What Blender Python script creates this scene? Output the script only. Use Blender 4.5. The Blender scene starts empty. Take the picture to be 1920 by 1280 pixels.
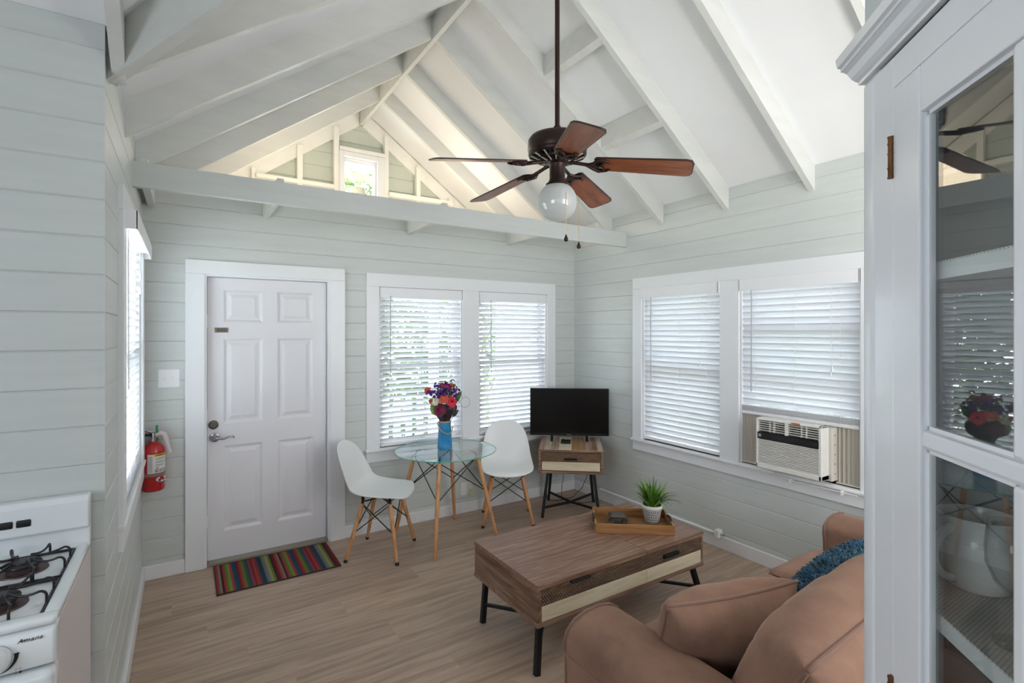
import bpy, bmesh, math, random
from mathutils import Vector, Matrix, noise
random.seed(7)
PI = math.pi
S = bpy.context.scene
COL = S.collection

# ------------------------------------------------------------ camera, sky, lights, exposure
YAW = math.radians(32.67)
cam_d = bpy.data.cameras.new('camera')
cam_d.lens = 36 * 956 / 1920
cam_d.sensor_width = 36
cam_d.shift_y = -19 / 1920
cam_d.clip_start = 0.02
cam = bpy.data.objects.new('camera', cam_d)
COL.objects.link(cam)
cam.location = (0, 0, 1.65)
cam.rotation_euler = (PI / 2, 0, -YAW)
S.camera = cam

w = bpy.data.worlds.new('sky')
S.world = w
w.use_nodes = True
wn = w.node_tree
bg = wn.nodes['Background']
bg.inputs['Color'].default_value = (0.80, 0.89, 1.0, 1)
bg.inputs['Strength'].default_value = 6.0

def sun(name, energy, rot, col=(1, .96, .9), angle=.03):
    l = bpy.data.lights.new(name, 'SUN'); l.energy = energy; l.color = col; l.angle = angle
    o = bpy.data.objects.new(name, l); COL.objects.link(o); o.rotation_euler = rot
    return o

def area(name, power, loc, rot, sx, sy, col=(1, 1, 1)):
    l = bpy.data.lights.new(name, 'AREA'); l.shape = 'RECTANGLE'; l.size = sx; l.size_y = sy
    l.energy = power; l.color = col
    o = bpy.data.objects.new(name, l); COL.objects.link(o); o.location = loc; o.rotation_euler = rot
    return o

sun('sun', 7.0, (math.radians(-14), math.radians(-10), 0))
# fill lamps added before solid walls, standing in for daylight from unseen windows
area('living_fill_light', 24, (2.38, -1.62, 1.75), (PI / 2, 0, 0), 1.9, 1.6, (.97, .98, 1.0))
area('kitchen_fill_light', 3, (-.3, -1.62, 1.75), (PI / 2, 0, 0), 1.8, 1.3, (.90, .95, 1.0))
area('side_fill_light', 11, (-1.82, .3, 1.65), (PI / 2, 0, -PI / 2), 1.6, 1.2, (.84, .92, 1.0))
# upward fill lamp added out of view to brighten the roof deck
area('roof_fill_light', 10, (2.5, .15, 1.63), (PI, 0, 0), .35, .35, (1, .97, .93))

S.view_settings.view_transform = 'Standard'
S.view_settings.look = 'None'
S.view_settings.gamma = 1
S.view_settings.use_curve_mapping = False
S.view_settings.exposure = 1.5
S.cycles.max_bounces = 10
S.cycles.diffuse_bounces = 6
S.cycles.transparent_max_bounces = 16
S.cycles.caustics_reflective = False
S.cycles.caustics_refractive = False
S.cycles.sample_clamp_indirect = 6
S.cycles.use_denoising = True

# ------------------------------------------------------------ helpers: mesh
class MB:
    def __init__(s): s.v = []; s.f = []
    def add(s, vs, fs):
        n = len(s.v); s.v += [tuple(p) for p in vs]; s.f += [tuple(n + i for i in f) for f in fs]
        return s
    def box(s, x0, x1, y0, y1, z0, z1):
        return s.add([(x0, y0, z0), (x1, y0, z0), (x1, y1, z0), (x0, y1, z0), (x0, y0, z1), (x1, y0, z1), (x1, y1, z1), (x0, y1, z1)],
              [(0, 3, 2, 1), (4, 5, 6, 7), (0, 1, 5, 4), (1, 2, 6, 5), (2, 3, 7, 6), (3, 0, 4, 7)])
    def cbox(s, x0, x1, y0, y1, z0, z1, c=.003):
        b = bmesh.new()
        bmesh.ops.create_cube(b, size=1)
        for q in b.verts:
            q.co = Vector((x0 if q.co.x < 0 else x1, y0 if q.co.y < 0 else y1, z0 if q.co.z < 0 else z1))
        bmesh.ops.bevel(b, geom=b.edges[:], offset=c, segments=2, affect='EDGES', profile=.5)
        s.bm(b); return s
    def bm(s, b, M=None):
        b.verts.index_update()
        s.add([(M @ q.co) if M else q.co for q in b.verts], [[q.index for q in f.verts] for f in b.faces]); b.free()
    def rbox(s, x0, x1, y0, y1, z0, z1, r, m=3, sub=4, fn=None):
        lo = Vector((x0, y0, z0)); hi = Vector((x1, y1, z1))
        def ax(a, b):
            L = [a + r * (1 - math.cos(i / m * PI / 2)) for i in range(m)]
            M_ = [a + r + (b - a - 2 * r) * i / sub for i in range(sub + 1)]
            R_ = [b - r * (1 - math.cos(i / m * PI / 2)) for i in range(m - 1, -1, -1)]
            return L + M_ + R_
        A = [ax(lo[i], hi[i]) for i in range(3)]
        idx = {}; vs = []; fs = []
        def vid(i, j, k):
            if (i, j, k) not in idx:
                p = Vector((A[0][i], A[1][j], A[2][k]))
                q = Vector([min(max(p[t], lo[t] + r), hi[t] - r) for t in range(3)])
                d = p - q
                if d.length > 1e-9: p = q + d.normalized() * r
                if fn: p = fn(p)
                idx[(i, j, k)] = len(vs); vs.append(p)
            return idx[(i, j, k)]
        n = [len(a) - 1 for a in A]
        for k in (0, n[2]):
            for i in range(n[0]):
                for j in range(n[1]):
                    q = [vid(i, j, k), vid(i + 1, j, k), vid(i + 1, j + 1, k), vid(i, j + 1, k)]
                    fs.append(q if k else q[::-1])
        for j in (0, n[1]):
            for i in range(n[0]):
                for k in range(n[2]):
                    q = [vid(i, j, k), vid(i + 1, j, k), vid(i + 1, j, k + 1), vid(i, j, k + 1)]
                    fs.append(q[::-1] if j else q)
        for i in (0, n[0]):
            for j in range(n[1]):
                for k in range(n[2]):
                    q = [vid(i, j, k), vid(i, j + 1, k), vid(i, j + 1, k + 1), vid(i, j, k + 1)]
                    fs.append(q if i else q[::-1])
        return s.add(vs, fs)
    def tube(s, pts, r, n=8, caps=True, square=False):
        pts = [Vector(p) for p in pts]; L = len(pts)
        rs = r if isinstance(r, (list, tuple)) else [r] * L
        vs = []; up = None
        for i, p in enumerate(pts):
            t = (pts[min(i + 1, L - 1)] - pts[max(i - 1, 0)]).normalized()
            if up is None:
                up = Vector((0, 0, 1)) if abs(t.z) < .9 else Vector((1, 0, 0))
            a = t.cross(up).normalized(); up = a.cross(t).normalized()
            off = PI / n if square else 0
            for k in range(n):
                an = 2 * PI * k / n + off
                vs.append(p + (a * math.cos(an) + up * math.sin(an)) * rs[i])
        fs = []
        for i in range(L - 1):
            for k in range(n):
                fs.append((i * n + k, i * n + (k + 1) % n, (i + 1) * n + (k + 1) % n, (i + 1) * n + k))
        if caps:
            fs.append(tuple(range(n - 1, -1, -1))); fs.append(tuple((L - 1) * n + k for k in range(n)))
        return s.add(vs, fs)
    def lathe(s, prof, n=24, c=(0, 0, 0), M=None):
        vs = []; fs = []; rings = []
        for (r, z) in prof:
            if r < 1e-6:
                rings.append([len(vs)]); vs.append(Vector((0, 0, z)))
            else:
                rings.append(list(range(len(vs), len(vs) + n)))
                vs += [Vector((r * math.cos(2 * PI * k / n), r * math.sin(2 * PI * k / n), z)) for k in range(n)]
        for a, b in zip(rings, rings[1:]):
            for k in range(n):
                q = [a[k % len(a)], a[(k + 1) % len(a)], b[(k + 1) % len(b)], b[k % len(b)]]
                q = [x for i, x in enumerate(q) if x not in q[:i]]
                if len(q) > 2: fs.append(q)
        c = Vector(c)
        vs = [(M @ p if M else p) + c for p in vs]
        return s.add(vs, fs)
    def prism(s, poly, axis, a0, a1):
        def pt(p, a):
            return {'x': (a, p[0], p[1]), 'y': (p[0], a, p[1]), 'z': (p[0], p[1], a)}[axis]
        n = len(poly)
        vs = [pt(p, a0) for p in poly] + [pt(p, a1) for p in poly]
        fs = [tuple(range(n - 1, -1, -1)), tuple(range(n, 2 * n))] + [(i, (i + 1) % n, n + (i + 1) % n, n + i) for i in range(n)]
        return s.add(vs, fs)
    def loft(s, secs, closed=True, caps=True):
        n = len(secs[0]); vs = [p for q in secs for p in q]; fs = []
        for i in range(len(secs) - 1):
            for k in range(n if closed else n - 1):
                fs.append((i * n + k, i * n + (k + 1) % n, (i + 1) * n + (k + 1) % n, (i + 1) * n + k))
        if caps and closed:
            fs.append(tuple(range(n - 1, -1, -1))); fs.append(tuple((len(secs) - 1) * n + k for k in range(n)))
        return s.add(vs, fs)
    def mesh(s, name, mat, smooth=None):
        m = bpy.data.meshes.new(name); m.from_pydata(s.v, [], s.f)
        b = bmesh.new(); b.from_mesh(m); bmesh.ops.recalc_face_normals(b, faces=b.faces[:]); b.to_mesh(m); b.free()
        m.materials.append(mat)
        if smooth is not None:
            m.shade_smooth()
            if smooth < 180: m.set_sharp_from_angle(angle=math.radians(smooth))
        m.update()
        return m
    def build(s, name, mat, parent=None, smooth=None, loc=None, rot=None):
        return link(name, s.mesh(name, mat, smooth), parent, loc, rot)

def link(name, mesh, parent=None, loc=None, rot=None):
    o = bpy.data.objects.new(name, mesh); COL.objects.link(o)
    if parent: o.parent = parent
    if loc is not None: o.location = loc
    if rot is not None: o.rotation_euler = rot
    return o

def tag(o, label, cat, group=None):
    o['label'] = label; o['category'] = cat
    if group: o['group'] = group
    return o

def thing(name, label, cat, loc=(0, 0, 0), rz=0, group=None):
    o = bpy.data.objects.new(name, None); COL.objects.link(o)
    o.empty_display_size = .1
    o.location = loc; o.rotation_euler = (0, 0, rz)
    return tag(o, label, cat, group)

def struct(o):
    o['kind'] = 'structure'; return o

def sempty(name):
    o = bpy.data.objects.new(name, None); COL.objects.link(o); return struct(o)

def text_mesh(name, body, size, mat, parent, loc, rot, shear=0, depth=.0004, align='CENTER', spacing=1):
    c = bpy.data.curves.new(name, 'FONT'); c.body = body; c.size = size; c.extrude = depth; c.shear = shear
    c.align_x = align; c.align_y = 'CENTER'; c.space_character = spacing
    t = bpy.data.objects.new(name, c); COL.objects.link(t)
    dg = bpy.context.evaluated_depsgraph_get()
    m = bpy.data.meshes.new_from_object(t.evaluated_get(dg))
    bpy.data.objects.remove(t); m.materials.clear(); m.materials.append(mat)
    return link(name, m, parent, loc, rot)

def copy_tree(o, parent=None):
    c = o.copy(); COL.objects.link(c); c.parent = parent
    for ch in list(o.children): copy_tree(ch, c)
    return c

# ------------------------------------------------------------ helpers: materials
def lin(h):
    h = h.lstrip('#'); c = [int(h[i:i + 2], 16) / 255 for i in (0, 2, 4)]
    return tuple([x / 12.92 if x < .04045 else ((x + .055) / 1.055) ** 2.4 for x in c] + [1])

class NT:
    def __init__(s, name):
        s.m = bpy.data.materials.new(name); s.m.use_nodes = True
        s.t = s.m.node_tree; s.b = s.t.nodes['Principled BSDF']; s.out = s.t.nodes['Material Output']
    def n(s, ty, **k):
        q = s.t.nodes.new(ty)
        for a, b in k.items():
            if a.startswith('i_'):
                nm = a[2:]; q.inputs[int(nm) if nm.isdigit() else nm.replace('_', ' ')].default_value = b
            else: setattr(q, a, b)
        return q
    def l(s, a, b): s.t.links.new(a, b)
    def coords(s, scale=(1, 1, 1), rnd=False, rot=(0, 0, 0)):
        tc = s.n('ShaderNodeTexCoord'); mp = s.n('ShaderNodeMapping')
        mp.inputs['Scale'].default_value = scale; mp.inputs['Rotation'].default_value = rot
        src = tc.outputs['Object']
        if rnd:
            oi = s.n('ShaderNodeObjectInfo'); mu = s.n('ShaderNodeMath', operation='MULTIPLY', i_1=37.0)
            ad = s.n('ShaderNodeVectorMath', operation='ADD')
            s.l(oi.outputs['Random'], mu.inputs[0]); s.l(src, ad.inputs[0]); s.l(mu.outputs[0], ad.inputs[1]); src = ad.outputs[0]
        s.l(src, mp.inputs['Vector'])
        return mp.outputs['Vector']
    def ramp(s, fac, stops, interp='LINEAR'):
        r = s.n('ShaderNodeValToRGB'); e = r.color_ramp.elements; r.color_ramp.interpolation = interp
        while len(e) < len(stops): e.new(.5)
        for q, (p, c) in zip(e, stops): q.position = p; q.color = c
        s.l(fac, r.inputs['Fac']); return r.outputs['Color']
    def math(s, op, a, b=None):
        q = s.n('ShaderNodeMath', operation=op)
        for i, x in enumerate((a, b)):
            if x is None: continue
            if hasattr(x, 'links'): s.l(x, q.inputs[i])
            else: q.inputs[i].default_value = x
        return q.outputs[0]
    def bump(s, h, strength=.2, dist=.002):
        b = s.n('ShaderNodeBump'); b.inputs['Strength'].default_value = strength; b.inputs['Distance'].default_value = dist
        s.l(h, b.inputs['Height']); s.l(b.outputs[0], s.b.inputs['Normal'])

def pbr(name, col, rough=.5, metal=0, spec=.5, noise_s=0, noise_a=0, bump=0, bscale=60, stretch=(1, 1, 1), sheen=0, coat=0):
    t = NT(name); c = lin(col) if isinstance(col, str) else tuple(col) + (1,)
    t.b.inputs['Base Color'].default_value = c
    t.b.inputs['Roughness'].default_value = rough; t.b.inputs['Metallic'].default_value = metal
    t.b.inputs['Specular IOR Level'].default_value = spec
    if sheen: t.b.inputs['Sheen Weight'].default_value = sheen; t.b.inputs['Sheen Roughness'].default_value = .4
    if coat: t.b.inputs['Coat Weight'].default_value = coat; t.b.inputs['Coat Roughness'].default_value = .08
    if noise_s:
        v = t.coords(stretch, rnd=True); nz = t.n('ShaderNodeTexNoise', i_Scale=noise_s, i_Detail=5.0)
        t.l(v, nz.inputs['Vector'])
        lo = tuple(x * (1 - noise_a) for x in c[:3]) + (1,); hi = tuple(min(1, x * (1 + noise_a)) for x in c[:3]) + (1,)
        t.l(t.ramp(nz.outputs['Fac'], [(.3, lo), (.7, hi)]), t.b.inputs['Base Color'])
    if bump:
        v = t.coords(stretch); nz = t.n('ShaderNodeTexNoise', i_Scale=bscale, i_Detail=4.0)
        t.l(v, nz.inputs['Vector']); t.bump(nz.outputs['Fac'], bump, .002)
    return t.m

def wood(name, cols, axis='x', scale=1.0, rough=.5, fine=.35, bump=.25, tint=.0, spec=.4):
    """grain along axis: streaked noise through a ramp of colours, fine streaks on top"""
    t = NT(name)
    L, W_ = 1.6 * scale, 22 * scale
    sc = {'x': (L, W_, W_), 'y': (W_, L, W_), 'z': (W_, W_, L)}[axis]
    v = t.coords(sc, rnd=True)
    n1 = t.n('ShaderNodeTexNoise', i_Scale=1.0, i_Detail=6.0, i_Distortion=.6); t.l(v, n1.inputs['Vector'])
    k = len(cols)
    c1 = t.ramp(n1.outputs['Fac'], [(.3 + .4 * i / max(1, k - 1), lin(c)) for i, c in enumerate(cols)])
    sc2 = tuple(x * 5 for x in sc); v2 = t.coords(sc2, rnd=True)
    n2 = t.n('ShaderNodeTexNoise', i_Scale=1.0, i_Detail=3.0); t.l(v2, n2.inputs['Vector'])
    mx = t.n('ShaderNodeMix', data_type='RGBA', blend_type='MULTIPLY'); mx.inputs['Factor'].default_value = fine
    g = t.ramp(n2.outputs['Fac'], [(.35, (.45, .42, .4, 1)), (.6, (1, 1, 1, 1))])
    t.l(c1, mx.inputs['A']); t.l(g, mx.inputs['B']); col = mx.outputs['Result']
    if tint:
        oi = t.n('ShaderNodeObjectInfo'); hs = t.n('ShaderNodeHueSaturation')
        t.l(t.math('ADD', t.math('MULTIPLY', oi.outputs['Random'], tint), 1 - tint / 2), hs.inputs['Value'])
        t.l(col, hs.inputs['Color']); col = hs.outputs['Color']
    t.l(col, t.b.inputs['Base Color'])
    t.b.inputs['Roughness'].default_value = rough; t.b.inputs['Specular IOR Level'].default_value = spec
    t.bump(n2.outputs['Fac'], bump, .0015)
    return t.m

def glass(name, tint=(1, 1, 1), ior=1.5, rough=0.0):
    t = NT(name); t.t.nodes.remove(t.b)
    tr = t.n('ShaderNodeBsdfTransparent', i_Color=tuple(tint) + (1,)); gl = t.n('ShaderNodeBsdfGlossy', i_Roughness=rough)
    fr = t.n('ShaderNodeFresnel', i_IOR=ior); mx = t.n('ShaderNodeMixShader')
    ge = t.n('ShaderNodeNewGeometry'); mr = t.n('ShaderNodeMapRange'); mr.inputs['To Min'].default_value = ior; mr.inputs['To Max'].default_value = 1 / ior
    t.l(ge.outputs['Backfacing'], mr.inputs['Value']); t.l(mr.outputs[0], fr.inputs['IOR'])   # same reflectance from either side
    t.l(fr.outputs[0], mx.inputs[0]); t.l(tr.outputs[0], mx.inputs[1]); t.l(gl.outputs[0], mx.inputs[2])
    t.l(mx.outputs[0], t.out.inputs['Surface']); return t.m

def translucent(name, col, amt=.35, rough=.45, gloss=.04):
    t = NT(name); t.t.nodes.remove(t.b); c = lin(col)
    d = t.n('ShaderNodeBsdfDiffuse', i_Color=c); tr = t.n('ShaderNodeBsdfTranslucent', i_Color=c)
    g = t.n('ShaderNodeBsdfGlossy', i_Roughness=rough)
    m1 = t.n('ShaderNodeMixShader', i_0=amt); m2 = t.n('ShaderNodeMixShader', i_0=gloss)
    t.l(d.outputs[0], m1.inputs[1]); t.l(tr.outputs[0], m1.inputs[2]); t.l(m1.outputs[0], m2.inputs[1]); t.l(g.outputs[0], m2.inputs[2])
    t.l(m2.outputs[0], t.out.inputs['Surface']); return t.m

M = {}
M['wall'] = pbr('wall_paint', '#cdd1cf', .42, noise_s=3, noise_a=.03, bump=.12, bscale=40, stretch=(1, 1, 8))
M['trim'] = pbr('trim_paint', '#eaebee', .33, bump=.06, bscale=30)
M['ceil'] = pbr('ceiling_paint', '#ecedee', .6, noise_s=2, noise_a=.02)
M['rafter'] = pbr('rafter_paint', '#d2d3cf', .5, noise_s=6, noise_a=.05, bump=.3, bscale=50, stretch=(.3, 2, 2))
M['gable'] = pbr('gable_paint', '#c9cfc4', .6, noise_s=4, noise_a=.05)
M['stud'] = pbr('stud_paint', '#efeee8', .55, noise_s=8, noise_a=.03)
M['door'] = pbr('door_paint', '#e4e2e6', .4)
M['floor'] = wood('floor_laminate', ['#9d8674', '#b39b88', '#c1ab98'], 'x', 1.2, .40, .14, .06, tint=.12)
M['floorbase'] = pbr('floor_base', '#5a4a3e', .7)
M['pane'] = glass('window_pane', (.97, 1, .99))
M['slat'] = translucent('blind_slat', '#f0f0f3', .25)
M['vinyl'] = pbr('blind_vinyl', '#eeeef1', .4)
M['cord'] = pbr('white_cord', '#e8e6e4', .7)
M['wand'] = pbr('clear_wand', '#b9b9bb', .3)
M['black'] = pbr('black_metal', '#141416', .45, spec=.4)
M['blackplastic'] = pbr('black_plastic', '#101012', .3)
M['chrome'] = pbr('chrome', '#b9b9bd', .18, 1)
M['nickel'] = pbr('aged_nickel', '#7d766f', .3, 1)
M['white_plastic'] = pbr('white_plastic', '#eff0f2', .32)
M['beech'] = wood('beech', ['#b57a4d', '#cf9868', '#d7a678'], 'z', 1.4, .45, .18, .05)
# ------------------------------------------------------------ room shell
XL, XR, YB, YK = -0.238, 3.441, 4.154, 2.29      # left, right, back wall, kitchen partition
PITCH, Z0 = .1325, -.007
SL = .724                                         # roof slope
ZE = 2.732                                        # roof deck at the eaves
RIDGE_X = (XL + XR) / 2

def pieces(u0, u1, z0, z1, holes):
    out = [(u0, u1, z0, z1)]
    for (a, b, c, d) in holes:
        nxt = []
        for (p, q, r, s) in out:
            if b <= p or a >= q or d <= r or c >= s: nxt.append((p, q, r, s)); continue
            if a > p: nxt.append((p, a, r, s))
            if b < q: nxt.append((b, q, r, s))
            m0, m1 = max(a, p), min(b, q)
            if c - r > .01: nxt.append((m0, m1, r, c))
            if s - d > .01: nxt.append((m0, m1, d, s))
        out = nxt
    return out

def clad_wall(name, axis, pos, sign, u0, u1, top, holes, mat, thick=.12, bu0=None, bu1=None, btop=None):
    """backing wall with shiplap boards on its room face; axis 'x' or 'y' runs along the wall"""
    bu0 = u0 if bu0 is None else bu0; bu1 = u1 if bu1 is None else bu1; btop = btop or top
    mb = MB()
    for (a, b, c, d) in pieces(bu0, bu1, -.02, btop, holes):
        p0, p1 = sorted((pos + sign * .012, pos + sign * thick))
        if axis == 'x': mb.box(a, b, p0, p1, c, d)
        else: mb.box(p0, p1, a, b, c, d)
    root = struct(mb.build(name, mat))
    k = 0
    while Z0 + k * PITCH < top - .005:
        za, zb = Z0 + k * PITCH, min(Z0 + (k + 1) * PITCH, top)
        for (a, b, c, d) in pieces(u0, u1, max(za, 0), zb, holes):
            if b - a < .012 or d - c < .012: continue
            ch = .0045
            poly = [(.0125, c), (ch, c), (0, c + ch), (0, d - ch), (ch, d), (.0125, d)]
            poly = [(pos + sign * x, z) for x, z in poly]
            m = MB()
            if axis == 'x': m.prism(poly, 'x', a, b)
            else: m.prism(poly, 'y', a, b)
            m.build('board', mat, root)
        k += 1
    return root

DOOR = (.125, .950, 0, 2.04)
WB = [(1.351, 2.121, .684, 2.02), (2.293, 3.074, .684, 2.02)]
WR = [(2.413, 3.204, .69, 2.03), (1.452, 2.253, .69, 2.03)]
WLf = [(2.83, 3.93, .83, 2.17)]
clad_wall('wall_back', 'x', YB, 1, XL, XR, 2.60, [DOOR] + WB, M['wall'], bu0=XL - .12, bu1=XR + .12)
clad_wall('wall_right', 'y', XR, 1, -.3, YB, 2.732, WR, M['wall'], bu0=-1.75, bu1=5.7)
clad_wall('wall_left', 'y', XL, -1, YK + .013, YB, 2.732, WLf, M['wall'], bu0=YK + .013, bu1=5.7)
clad_wall('wall_kitchen', 'x', YK, 1, -1.3, XL, 2.732, [], M['wall'], bu0=-2.0, bu1=XL - .012)

fl = struct(MB().box(-2.0, 3.56, -1.8, 4.27, -.06, -.0015 - .008).build('floor', M['floorbase']))
PL, PW = 1.22, .192
full = MB().cbox(0, PL, 0, PW, -.0095, 0, .0009).mesh('plank', M['floor'])
r = 0; y = YB - PW
while y > -1.7:
    x = XL - .0 - (r * .43 % 1) * PL
    if y < YK - .2:
        x -= 2 * PL
    while x < XR:
        a = max(x, -1.9 if y < YK - .2 else XL); b = min(x + PL, XR)
        if b - a > .05:
            if b - a > PL - .001: link('plank', full, fl, (a, y, 0))
            else: MB().cbox(0, b - a, 0, PW, -.0095, 0, .0009).build('plank', M['floor'], fl, loc=(a, y, 0))
        x += PL
    y -= PW; r += 1

# hidden sides of the room behind the camera
mb = MB()
for q in pieces(-2.0, 3.56, -.02, 4.2, []): mb.box(q[0], q[1], -1.78, -1.66, q[2], q[3])
struct(mb.build('wall_rear', M['wall']))
mb = MB()
for q in pieces(-1.78, 2.41, -.02, 4.2, []): mb.box(-2.0, -1.88, q[0], q[1], q[2], q[3])
struct(mb.build('wall_side', M['wall']))

# casings added around the fill lamps; the walls behind have no openings
def fill_casing(name, cx_, cy_, cz_, hw, hh, axis):
    root = sempty(name)
    def bar(u0, u1, z0, z1, nm):
        if axis == 'x': MB().cbox(cx_ + u0, cx_ + u1, cy_ - .02, cy_ + .02, cz_ + z0, cz_ + z1, .003).build(nm, M['trim'], root)
        else: MB().cbox(cx_ - .02, cx_ + .02, cy_ + u0, cy_ + u1, cz_ + z0, cz_ + z1, .003).build(nm, M['trim'], root)
    bar(-hw - .1, -hw, -hh - .1, hh + .1, 'side_casing'); bar(hw, hw + .1, -hh - .1, hh + .1, 'side_casing')
    bar(-hw, hw, hh, hh + .1, 'head_casing'); bar(-hw, hw, -hh - .1, -hh, 'sill')
fill_casing('fill_casing_living', 2.38, -1.64, 1.75, .95, .80, 'x'); fill_casing('fill_casing_kitchen', -.3, -1.64, 1.75, .90, .65, 'x'); fill_casing('fill_casing_side', -1.86, .3, 1.65, .80, .60, 'y')

# ------------------------------------------------------------ ceiling: roof deck, rafters, beams
ce = sempty('ceiling')
T = .05
zr = ZE + SL * (XR - RIDGE_X)
def deck(pts):
    n = len(pts)
    return MB().add([p for p in pts] + [(p[0], p[1], p[2] + T) for p in pts],
                    [tuple(range(n)), tuple(range(2 * n - 1, n - 1, -1))] + [(i, n + i, n + (i + 1) % n, (i + 1) % n) for i in range(n)])
ex = .5
deck([(XR + ex, -1.8, ZE - SL * ex), (XR + ex, 6.0, ZE - SL * ex), (RIDGE_X, 6.0, zr), (RIDGE_X, -1.8, zr)]).build('roof_panel', M['ceil'], ce)
vy = YK + .01
deck([(XL, vy, ZE), (RIDGE_X, vy - (RIDGE_X - XL), zr), (RIDGE_X, 6.0, zr), (XL - ex, 6.0, ZE - SL * ex), (XL - ex, vy, ZE - SL * ex)]).build('roof_panel', M['ceil'], ce)
deck([(-2.1, vy + .12, ZE - SL * .12), (XL, vy + .12, ZE - SL * .12), (XL, vy, ZE), (RIDGE_X, vy - (RIDGE_X - XL), zr), (-2.1, vy - (RIDGE_X - XL), zr)]).build('roof_panel', M['ceil'], ce)
yw = vy - (RIDGE_X - XL)
deck([(-2.1, -1.8, zr), (RIDGE_X, -1.8, zr), (RIDGE_X, yw, zr), (-2.1, yw, zr)]).build('roof_panel', M['ceil'], ce)

RB = 2.562                                        # rafter underside at the wall
RZ = RB + SL * (XR - RIDGE_X - .018)
RT = .038
RY = [1.725 + .622 * k for k in range(-3, 7)]
for y in RY[:9]:
    x1 = RIDGE_X + .0185
    MB().prism([(XR + .02, RB - SL * .02), (x1, RZ), (x1, RZ + .17), (XR + .02, RB + .17 - SL * .02)], 'y', y, y + RT).build('rafter', M['rafter'], ce)
for k, y in enumerate(RY[2:9]):
    y += .004
    xa = XL - .02
    if y < vy + .06: xa = vy - y + XL + .05
    x1 = RIDGE_X - .0185
    zb = lambda x: RB + SL * (x - XL)
    MB().prism([(xa, zb(xa)), (x1, RZ), (x1, RZ + .17), (xa, zb(xa) + .17)], 'y', y, y + RT).build('rafter', M['rafter'], ce)
MB().cbox(RIDGE_X - .018, RIDGE_X + .018, -1.7, 5.5, RZ - .012, RZ + .19, .002).build('ridge_beam', M['rafter'], ce)
# valley rafter over the kitchen corner and the first rafter of the kitchen wing
def slope_bar(p0, p1, width, top0, top1, name):
    p0 = Vector(p0); p1 = Vector(p1); d = (p1 - p0); s = Vector((-d.y, d.x, 0)).normalized() * width / 2
    t0 = Vector((p0.x, p0.y, top0)); t1 = Vector((p1.x, p1.y, top1))
    v = [p0 - s, p0 + s, p1 + s, p1 - s, t0 - s, t0 + s, t1 + s, t1 - s]
    return MB().add(v, [(0, 3, 2, 1), (4, 5, 6, 7), (0, 1, 5, 4), (1, 2, 6, 5), (2, 3, 7, 6), (3, 0, 4, 7)]).build(name, M['rafter'], ce)
slope_bar((XL + .01, vy + .06, 2.555), (RIDGE_X - .05, vy - (RIDGE_X - XL) + .11, 3.66), .045, 2.75, zr - .02, 'valley_rafter')
slope_bar((XL + .036, vy + .055, 2.555), (XL + .036, .5, 2.555 + SL * 1.79), .042, 2.70, zr - .03, 'rafter')
for x in (2.195, 2.746):
    zb = RB + SL * (XR - x)
    MB().prism([(x - .019, zb + SL * .019 + .006), (x + .019, zb - SL * .019 + .006), (x + .019, zb + .15), (x - .019, zb + .17)], 'y', 2.347 + RT, 2.969).build('blocking', M['rafter'], ce)
# tie beam across the room, ceiling joists behind it
MB().cbox(XL - .02, XR + .02, 3.40, 3.442, 2.43, 2.566, .003).build('tie_beam', M['wall'], ce)
for x in (-.19, .50, 1.62, 2.62):
    MB().cbox(x - .02, x + .02, 3.442, 5.46, 2.482, 2.60, .002).build('joist', M['rafter'], ce)
struct(MB().box(XL - .4, XR + .4, 4.30, 6.0, 2.602, 2.63).build('ceiling_porch', M['ceil']))
MB().box(XL - .05, XR + .05, YB + .004, 4.31, 2.60, 2.63).build('wall_plate', M['rafter'], ce)

# gable wall with its studs and small window
GY = 5.46
GW = (1.39, 1.76, 3.02, 3.50)
mb = MB()
apex = RZ + .17
def gpoly(x0, x1, z0):
    zt = lambda x: apex - SL * abs(x - RIDGE_X)
    pts = [(x0, z0), (x1, z0), (x1, zt(x1))] + ([(RIDGE_X, apex)] if x0 < RIDGE_X < x1 else []) + [(x0, zt(x0))]
    return pts
gb = GY + .09
mb.prism(gpoly(XL, GW[0], 2.55), 'y', gb, gb + .03); mb.prism(gpoly(GW[1], XR, 2.55), 'y', gb, gb + .03)
mb.prism(gpoly(GW[0], GW[1], GW[3]), 'y', gb, gb + .03); mb.box(GW[0], GW[1], gb, gb + .03, 2.55, GW[2])
gable = struct(mb.build('wall_gable', M['gable']))
z = 2.62
while z < apex:
    hw = (apex - z) / SL
    zt = min(z + .148, apex - .01)
    for (a, b, c, d) in pieces(max(XL, RIDGE_X - hw + .03), min(XR, RIDGE_X + hw - .03), z, zt, [GW]):
        if b - a > .02: MB().prism([(gb, c), (gb - .012, c + .006), (gb - .004, d), (gb, d)], 'x', a, b).build('siding_board', M['gable'], gable)
    z += .15
for (xa, xb) in ((.538, .575), (.949, .999), (1.307, 1.356), (1.845, 1.889), (2.213, 2.262), (2.62, 2.66)):
    xm = (xa + xb) / 2
    MB().cbox(xa, xb, GY, GY + .07, 2.62, RZ - SL * abs(xm - RIDGE_X) + .1, .002).build('stud', M['stud'], gable)
for s in (-1, 1):
    xa = RIDGE_X + s * .02; xb = RIDGE_X + s * (XR - RIDGE_X)
    zz = lambda x: RZ - SL * abs(x - RIDGE_X)
    MB().prism([(xa, zz(xa)), (xb, zz(xb)), (xb, zz(xb) + .17), (xa, zz(xa) + .17)], 'y', GY + .05, GY + .09).build('end_rafter', M['stud'], gable)
MB().cbox(1.36, 1.845, GY - .02, GY + .08, 3.548, 3.588, .002).build('rail', M['stud'], gable)
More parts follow.
